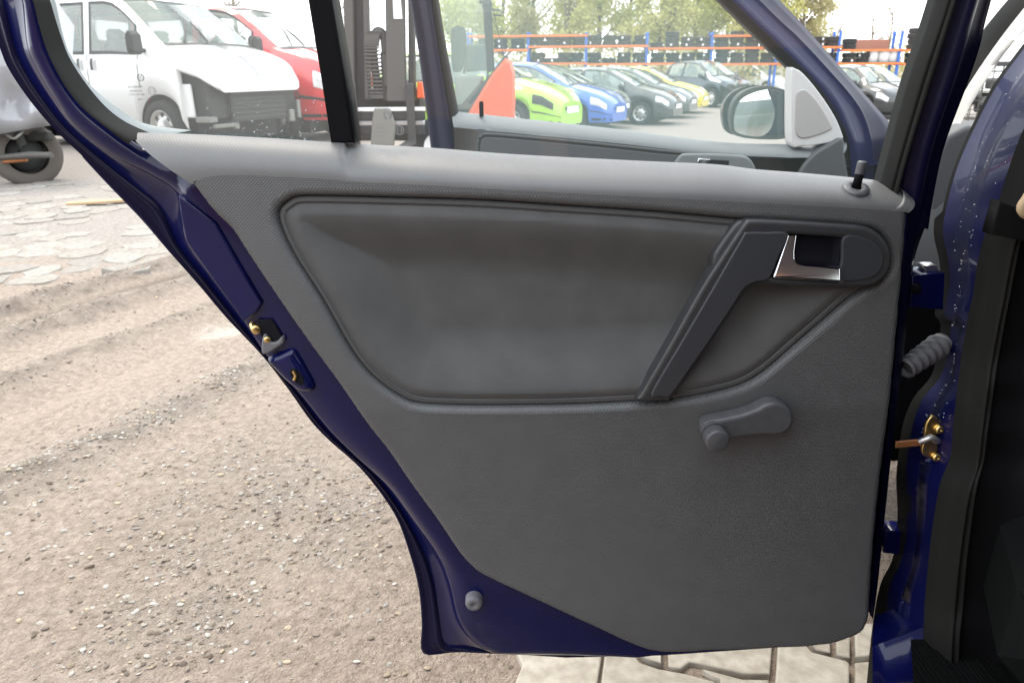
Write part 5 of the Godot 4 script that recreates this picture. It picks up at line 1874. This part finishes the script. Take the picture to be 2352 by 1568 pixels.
func grey_wreck():
	var at := spot(70, 426)
	var t := thing("grey_wreck", "silver grey scrap van with a bare front wheel at the left edge", "van", at)
	var k := 1.0 / 1681.0
	var o := at
	var z := at.z
	var pt := func(X, Y, dz) -> Vector3:
		return px(X, Y, z + dz) - o
	var s := S()
	# crumpled side skirt hanging in folds
	var top := cat([pt.call(-900, 60, -0.5), pt.call(-300, 80, -0.2), pt.call(-60, 120, 0.0), pt.call(40, 165, 0.0), pt.call(120, 205, -0.1), pt.call(190, 240, -0.5)], 6)
	var mid := cat([pt.call(-900, 240, -0.3), pt.call(-300, 250, 0.05), pt.call(-60, 232, 0.16), pt.call(30, 242, -0.08), pt.call(90, 252, 0.12), pt.call(180, 262, -0.35)], 6)
	var low := cat([pt.call(-900, 330, -0.3), pt.call(-300, 322, 0.0), pt.call(-60, 314, 0.10), pt.call(40, 300, 0.02), pt.call(110, 288, 0.0), pt.call(172, 276, -0.4)], 6)
	var up := cat([pt.call(-900, -260, -1.6), pt.call(-300, -250, -1.5), pt.call(-60, -200, -1.3), pt.call(40, -120, -1.2), pt.call(100, -40, -1.1), pt.call(170, 60, -1.2)], 6)
	loft(s, [up, mixrow(up, top, 0.6, 0.15), top, mixrow(top, mid, 0.5, -0.05), mid, mixrow(mid, low, 0.5, 0.03), low, mixrow(low, low, 0.0, -0.10)])
	obj("bodywork", s, M.silver_paint, t)
	s = S()
	bx(s, pt.call(-200, 300, -0.9), Vector3(2.8, 0.16, 0.14), 0.02)
	bx(s, pt.call(60, 312, -0.3), Vector3(0.5, 0.10, 0.12), 0.02)
	obj("chassis_rail", s, M.engine_dark, t)
	s = S()
	slab(s, flat([pt.call(118, 292, 0), pt.call(146, 284, 0), pt.call(152, 308, 0), pt.call(122, 314, 0)]), -0.25, -0.2, 0.004)
	obj("bumper_bracket", s, M.paper, t)
	var w := Node3D.new()
	w.name = "wheel"
	t.add_child(w, true)
	var c: Vector3 = pt.call(58, 353, -0.28)
	w.position = c
	w.rotation.y = deg_to_rad(-48)
	var r := 0.33
	s = S()
	lathe(s, Vector3.ZERO, Vector3(1, 0, 0), [Vector2(r * 0.60, -0.10), Vector2(r * 0.80, -0.115), Vector2(r * 0.95, -0.10), Vector2(r, -0.075), Vector2(r, -0.035), Vector2(r * 0.98, -0.03), Vector2(r, -0.025), Vector2(r, 0.025), Vector2(r * 0.98, 0.03), Vector2(r, 0.035), Vector2(r, 0.075), Vector2(r * 0.95, 0.10), Vector2(r * 0.80, 0.115), Vector2(r * 0.60, 0.10)], 44)
	obj("tyre", s, M.dusty_tyre, w)
	s = S()
	lathe(s, Vector3.ZERO, Vector3(1, 0, 0), [Vector2(r * 0.60, -0.10), Vector2(r * 0.56, -0.06), Vector2(r * 0.50, 0.02), Vector2(0.0001, 0.03)], 32)
	obj("rim", s, M.engine_dark, w)
	s = S()
	tube(s, [pt.call(-10, 362, -0.05), pt.call(70, 356, -0.02), pt.call(118, 356, 0.0)], [0.03, 0.035, 0.03], 10)
	obj("control_arm", s, M.steel_grey, t)
	s = S()
	tube(s, [pt.call(-60, 376, -0.1), pt.call(20, 370, -0.05), pt.call(60, 366, -0.05)], 0.022, 10)
	obj("tie_rod", s, M.rust, t)
	s = S()
	tube(s, [pt.call(40, 308, -0.2), pt.call(50, 330, -0.15), pt.call(42, 352, -0.15)], [0.05, 0.045, 0.03], 10)
	obj("suspension_strut", s, M.engine_dark, t)
	s = S()
	tube(s, cat([pt.call(10, 308, -0.1), pt.call(30, 318, 0.0), pt.call(44, 310, 0.0), pt.call(52, 300, -0.05)], 5), 0.012, 8)
	obj("brake_hose", s, M.engine_grey, t)

# ---------------------------------------------------------------- forklift
func forklift():
	var z := -8.0
	var o := Vector3(px(980, 200, z).x, 0, z)
	var t := thing("forklift", "orange forklift with tall grey mast and glazed black cab", "forklift", o)
	var P := func(a: Array) -> Array:
		var q := []
		for v in ar(a):
			var p := px(v.x, v.y, z) - o
			q.append(Vector2(p.x, p.y))
		return q
	var at := func(X, Y, dz) -> Vector3:
		var p := px(X, Y, z) - o
		return Vector3(p.x, p.y, dz)
	for q in [[[783, -420, 806, -420, 816, 230, 795, 230], 0.06, "steel_grey"], [[806, -420, 826, -420, 836, 228, 817, 230], -0.06, "dark_steel"], [[826, -420, 836, -420, 848, 228, 838, 228], 0.02, "steel_grey"], [[878, -420, 924, -420, 931, 232, 890, 232], 0.05, "steel_grey"], [[930, -420, 944, -420, 950, 232, 936, 232], -0.08, "dark_steel"]]:
		var s := S()
		prism(s, P.call(q[0]), q[1] - 0.16, q[1], 0.006)
		obj("mast_channel", s, M[q[2]], t)
	var s := S()
	prism(s, P.call([904, 0, 922, 0, 926, 44, 906, 44]), 0.055, 0.062, 0.001)
	obj("paper_notice", s, M.paper, t)
	for q in [[-80, "dark_steel"], [-300, "dark_steel"]]:
		s = S()
		bx(s, at.call(860, q[0], -0.1), Vector3(0.75, 0.10, 0.10), 0.01)
		obj("mast_crossbar", s, M.dark_steel, t)
	# hose carrier with ribs
	var hp := cat([at.call(868, 224, -0.02), at.call(862, 170, -0.02), at.call(856, 110, -0.02), at.call(858, 82, -0.02), at.call(868, 70, -0.02), at.call(880, 82, -0.02), at.call(884, 120, -0.02)], 7)
	s = S()
	tube(s, hp, 0.042, 10)
	var hc := obj("hose_carrier", s, M.dark_steel, t)
	s = S()
	for k in 26:
		var q: Vector3 = hp[k]
		bx(s, q + Vector3(-0.01, 0, 0.02), Vector3(0.15, 0.020, 0.08), 0.004)
	obj("carrier_link", s, M.steel_grey, hc)
	s = S()
	bx(s, at.call(886, 160, -0.05), Vector3(0.10, 0.36, 0.10), 0.02)
	bx(s, at.call(880, 205, -0.03), Vector3(0.06, 0.22, 0.06), 0.01, Basis(Vector3(0, 0, 1), 0.2))
	obj("lift_cylinder", s, M.steel_grey, t)
	# carriage
	for q in [[250, 0.07, "paper", 0.04], [262, 0.06, "plastic_black", 0.10], [281, 0.05, "galvanised", 0.05], [296, 0.06, "plastic_black", 0.10]]:
		s = S()
		bx(s, at.call(884, q[0], 0.08 + q[1] * 0.3), Vector3(0.86, q[3], 0.07), 0.008)
		obj("carriage_bar", s, M[q[2]], t)
	s = S()
	prism(s, P.call([866, 246, 900, 246, 914, 282, 910, 330, 858, 330, 860, 280]), 0.13, 0.18, 0.01)
	obj("carriage_plate", s, M.engine_grey, t)
	for X in [820, 948]:
		s = S()
		bx(s, at.call(X, 262, 0.16), Vector3(0.08, 0.62, 0.05), 0.008)
		bx(s, at.call(X, 322, 0.60), Vector3(0.10, 0.04, 0.9), 0.008)
		obj("fork", s, M.dark_steel, t)
	# chassis and counterweight
	s = S()
	prism(s, P.call([1161, 133, 1176, 140, 1183, 168, 1184, 230, 1181, 300, 1150, 330, 1075, 330, 1074, 262, 1098, 222, 1130, 170]), -0.95, 0.0, 0.03)
	obj("counterweight", s, M.orange_paint, t)
	s = S()
	prism(s, P.call([957, 188, 970, 188, 975, 226, 957, 226]), -0.30, -0.02, 0.01)
	obj("front_cowl", s, M.orange_paint, t)
	s = S()
	prism(s, P.call([800, 205, 955, 205, 955, 330, 800, 330]), -0.9, -0.32, 0.02)
	prism(s, P.call([846, 190, 915, 190, 915, 206, 846, 206]), -0.9, -0.32, 0.01)
	obj("front_panel", s, M.engine_dark, t)
	s = S()
	prism(s, P.call([985, 250, 1074, 262, 1075, 335, 985, 335]), -0.92, -0.06, 0.02)
	prism(s, P.call([1040, 176, 1105, 176, 1110, 258, 1040, 258]), -0.85, -0.25, 0.02)
	obj("chassis", s, M.engine_grey, t)
	s = S()
	prism(s, P.call([1064, 100, 1116, 98, 1118, 162, 1066, 166]), -0.80, -0.30, 0.02)
	obj("control_box", s, M.plastic_black, t)
	s = S()
	prism(s, P.call(flat(cat(ar([1030, 70, 1036, 58, 1052, 56, 1062, 64, 1063, 100, 1058, 150, 1046, 166, 1034, 160, 1030, 110]), 2, true)).reduce(func(acc, v): return acc + [v.x, v.y], [])), -0.70, -0.28, 0.04)
	obj("seat", s, M.seat_cloth, t)
	for q in [[[1084, -420, 1104, -420, 1132, 160, 1118, 170]], [[1020, -420, 1100, -420, 1100, -400, 1020, -400]], [[1062, -420, 1078, -420, 1104, 0, 1118, 8, 1166, 128, 1158, 134, 1140, 60, 1128, 8, 1100, 6]], [[1160, 126, 1168, 131, 1082, 240, 1072, 236]], [[1128, 18, 1150, 20, 1150, 24, 1128, 23]]]:
		for dz in [-0.06, -0.88]:
			s = S()
			prism(s, P.call(q[0]), dz - 0.05, dz, 0.006)
			obj("cab_post", s, M.dark_steel, t)
	s = S()
	prism(s, P.call([980, -470, 1110, -470, 1110, -425, 980, -425]), -0.95, 0.0, 0.02)
	obj("cab_roof", s, M.plastic_black, t)
	s = S()
	cap(s, P.call([1010, -420, 1090, -420, 1122, 165, 1060, 240, 1000, 240]), -0.07)
	obj("cab_window", s, M.front_glass, t)
	s = S()
	tube(s, [at.call(1058, 170, -0.5), at.call(1066, 140, -0.5), at.call(1072, 126, -0.5)], 0.015, 8)
	obj("lever", s, M.plastic_black, t)
	for q in [[1005, 330, 0.30], [1140, 335, 0.25]]:
		for dz in [-0.12, -0.82]:
			var w := Node3D.new()
			w.name = numbered("wheel", t)
			t.add_child(w, true)
			w.position = Vector3(at.call(q[0], q[1], 0).x, q[2], dz)
			s = S()
			var r: float = q[2]
			lathe(s, Vector3.ZERO, Vector3(0, 0, 1), [Vector2(r * 0.5, -0.10), Vector2(r * 0.95, -0.11), Vector2(r, -0.08), Vector2(r, 0.08), Vector2(r * 0.95, 0.11), Vector2(r * 0.5, 0.10)], 26)
			obj("tyre", s, M.tyre, w)
			s = S()
			lathe(s, Vector3.ZERO, Vector3(0, 0, 1), [Vector2(r * 0.52, 0.10), Vector2(r * 0.45, 0.06), Vector2(0.0001, 0.07)], 20)
			obj("rim", s, M.paper, w)

# ---------------------------------------------------------------- small things
func small_things():
	var p := spot(245, 470)
	var s := S()
	bx(s, Vector3.ZERO, Vector3(0.62, 0.022, 0.10), 0.003)
	var o := obj("plank", s, M.wood)
	o.position = p + Vector3(0, 0.03, 0)
	o.rotation = Vector3(0, 0.22, 0.02)
	tag(o, "broken wooden plank lying on the pale paving", "plank")
	# stillage, truck at the far right seen through the cabin
	var z := -9.0
	var b := px(2255, 262, z)
	var g := thing("mesh_crate", "grey wire mesh crate of car parts beyond the cabin at the right", "crate", Vector3(b.x, gh(b.x, z), z))
	s = S()
	for x in [-0.6, 0.6]:
		for zz in [0.4, -0.4]:
			bx(s, Vector3(x, 0.55, zz), Vector3(0.05, 1.1, 0.05), 0.006)
	for y in [0.14, 1.08]:
		for zz in [0.4, -0.4]:
			bx(s, Vector3(0, y, zz), Vector3(1.2, 0.05, 0.04), 0.006)
		for x in [-0.6, 0.6]:
			bx(s, Vector3(x, y, 0), Vector3(0.04, 0.05, 0.8), 0.006)
	obj("frame", s, M.dark_steel, g)
	s = S()
	for k in 11:
		for zz in [0.4, -0.4]:
			bx(s, Vector3(-0.5 + 0.1 * k, 0.6, zz), Vector3(0.008, 0.95, 0.008), 0.001)
	for k in 9:
		for zz in [0.4, -0.4]:
			bx(s, Vector3(0, 0.2 + 0.1 * k, zz), Vector3(1.2, 0.008, 0.008), 0.001)
	tag(obj("wire_mesh", s, M.steel_grey, g), "", "", "", "stuff")
	s = S()
	for k in 9:
		bx(s, Vector3(rng.randf_range(-0.4, 0.4), 0.3 + 0.08 * k, rng.randf_range(-0.25, 0.25)), Vector3(rng.randf_range(0.2, 0.5), 0.12, rng.randf_range(0.1, 0.4)), 0.02, Basis(Vector3(0.3, 1, 0.2).normalized(), rng.randf() * 3))
	obj("scrap_parts", s, M.engine_dark, g)
	z = -20.0
	b = px(2335, 200, z)
	var t := thing("box_truck", "white box truck glimpsed through the cabin at the far right", "truck", Vector3(b.x, -0.42, z))
	s = S()
	bx(s, Vector3(0.6, 1.9, -0.8), Vector3(1.9, 2.3, 4.0), 0.05)
	obj("cargo_box", s, M.white_paint, t)
	s = S()
	bx(s, Vector3(0.6, 0.65, -0.8), Vector3(1.0, 0.2, 4.4), 0.03)
	obj("chassis", s, M.engine_dark, t)
	for zz in [0.6, -2.2]:
		for x in [-0.2, 1.4]:
			s = S()
			lathe(s, Vector3(x, 0.42, zz), Vector3(1, 0, 0), [Vector2(0.2, -0.12), Vector2(0.40, -0.12), Vector2(0.42, -0.08), Vector2(0.42, 0.08), Vector2(0.40, 0.12), Vector2(0.2, 0.12)], 24)
			obj("wheel", s, M.tyre, t)

# the brick hall behind the camera, which the wing mirror shows
func hall():
	var h := thing("brick_hall", "red brick hall across the yard, seen small in the wing mirror", "building", Vector3(-2.0, 0, 9.0))
	var s := S()
	bx(s, Vector3(0, 2.2, 3.0), Vector3(34.0, 4.8, 6.0), 0.02)
	obj("wall", s, M.hall_brick, h)
	s = S()
	bx(s, Vector3(0, 4.75, 2.9), Vector3(34.6, 0.3, 6.6), 0.03)
	obj("roof", s, M.dark_steel, h)
	for k in 8:
		s = S()
		bx(s, Vector3(-14.0 + 4.0 * k, 2.6, -0.01), Vector3(1.6, 1.4, 0.06), 0.01)
		var f := obj("window", s, M.paper, h)
		s = S()
		bx(s, Vector3(-14.0 + 4.0 * k, 2.6, -0.035), Vector3(1.45, 1.25, 0.02), 0.003)
		obj("pane", s, M.car_glass, f)



func _ready():
	rng.seed = 7
	noise.seed = 3
	noise.frequency = 1.0
	# camera
	var cam := Camera3D.new()
	cam.position = EYE
	cam.rotation_degrees = Vector3(-20.6, 0, -0.5)
	cam.fov = 50.0
	cam.near = 0.05
	cam.far = 900.0
	var lens := CameraAttributesPhysical.new()
	lens.frustum_focal_length = 25.73
	lens.frustum_focus_distance = 0.95
	lens.exposure_aperture = 11.0
	lens.frustum_near = 0.05
	lens.frustum_far = 900.0
	cam.attributes = lens
	add_child(cam)
	cam.current = true
	cb = cam.basis
	# sky
	var we := WorldEnvironment.new()
	var env := Environment.new()
	env.background_mode = Environment.BG_SKY
	var sky := Sky.new()
	var sm := ProceduralSkyMaterial.new()
	sm.sky_top_color = Color(0.86, 0.885, 0.91)
	sm.sky_horizon_color = Color(0.95, 0.96, 0.97)
	sm.sky_curve = 0.2
	sm.ground_bottom_color = Color(0.55, 0.50, 0.45)
	sm.ground_horizon_color = Color(0.85, 0.84, 0.82)
	sm.sky_energy_multiplier = 1.3
	sky.sky_material = sm
	env.sky = sky
	env.tonemap_mode = Environment.TONE_MAPPER_LINEAR
	env.tonemap_exposure = 2.3
	env.sdfgi_enabled = true
	env.ssao_enabled = true
	env.ssil_enabled = true
	we.environment = env
	add_child(we)
	# sun behind the overcast
	var sun := DirectionalLight3D.new()
	sun.light_energy = 0.5
	sun.light_color = Color(1.0, 0.97, 0.92)
	sun.light_angular_distance = 25.0
	sun.shadow_enabled = true
	sun.rotation_degrees = Vector3(-62, -150, 0)
	add_child(sun)
	materials()
	ground()
	pavement()
	racks()
	trees()
	vehicles()
	forklift()
	car_body()
	front_door()
	rear_door()
	hall()
	small_things()
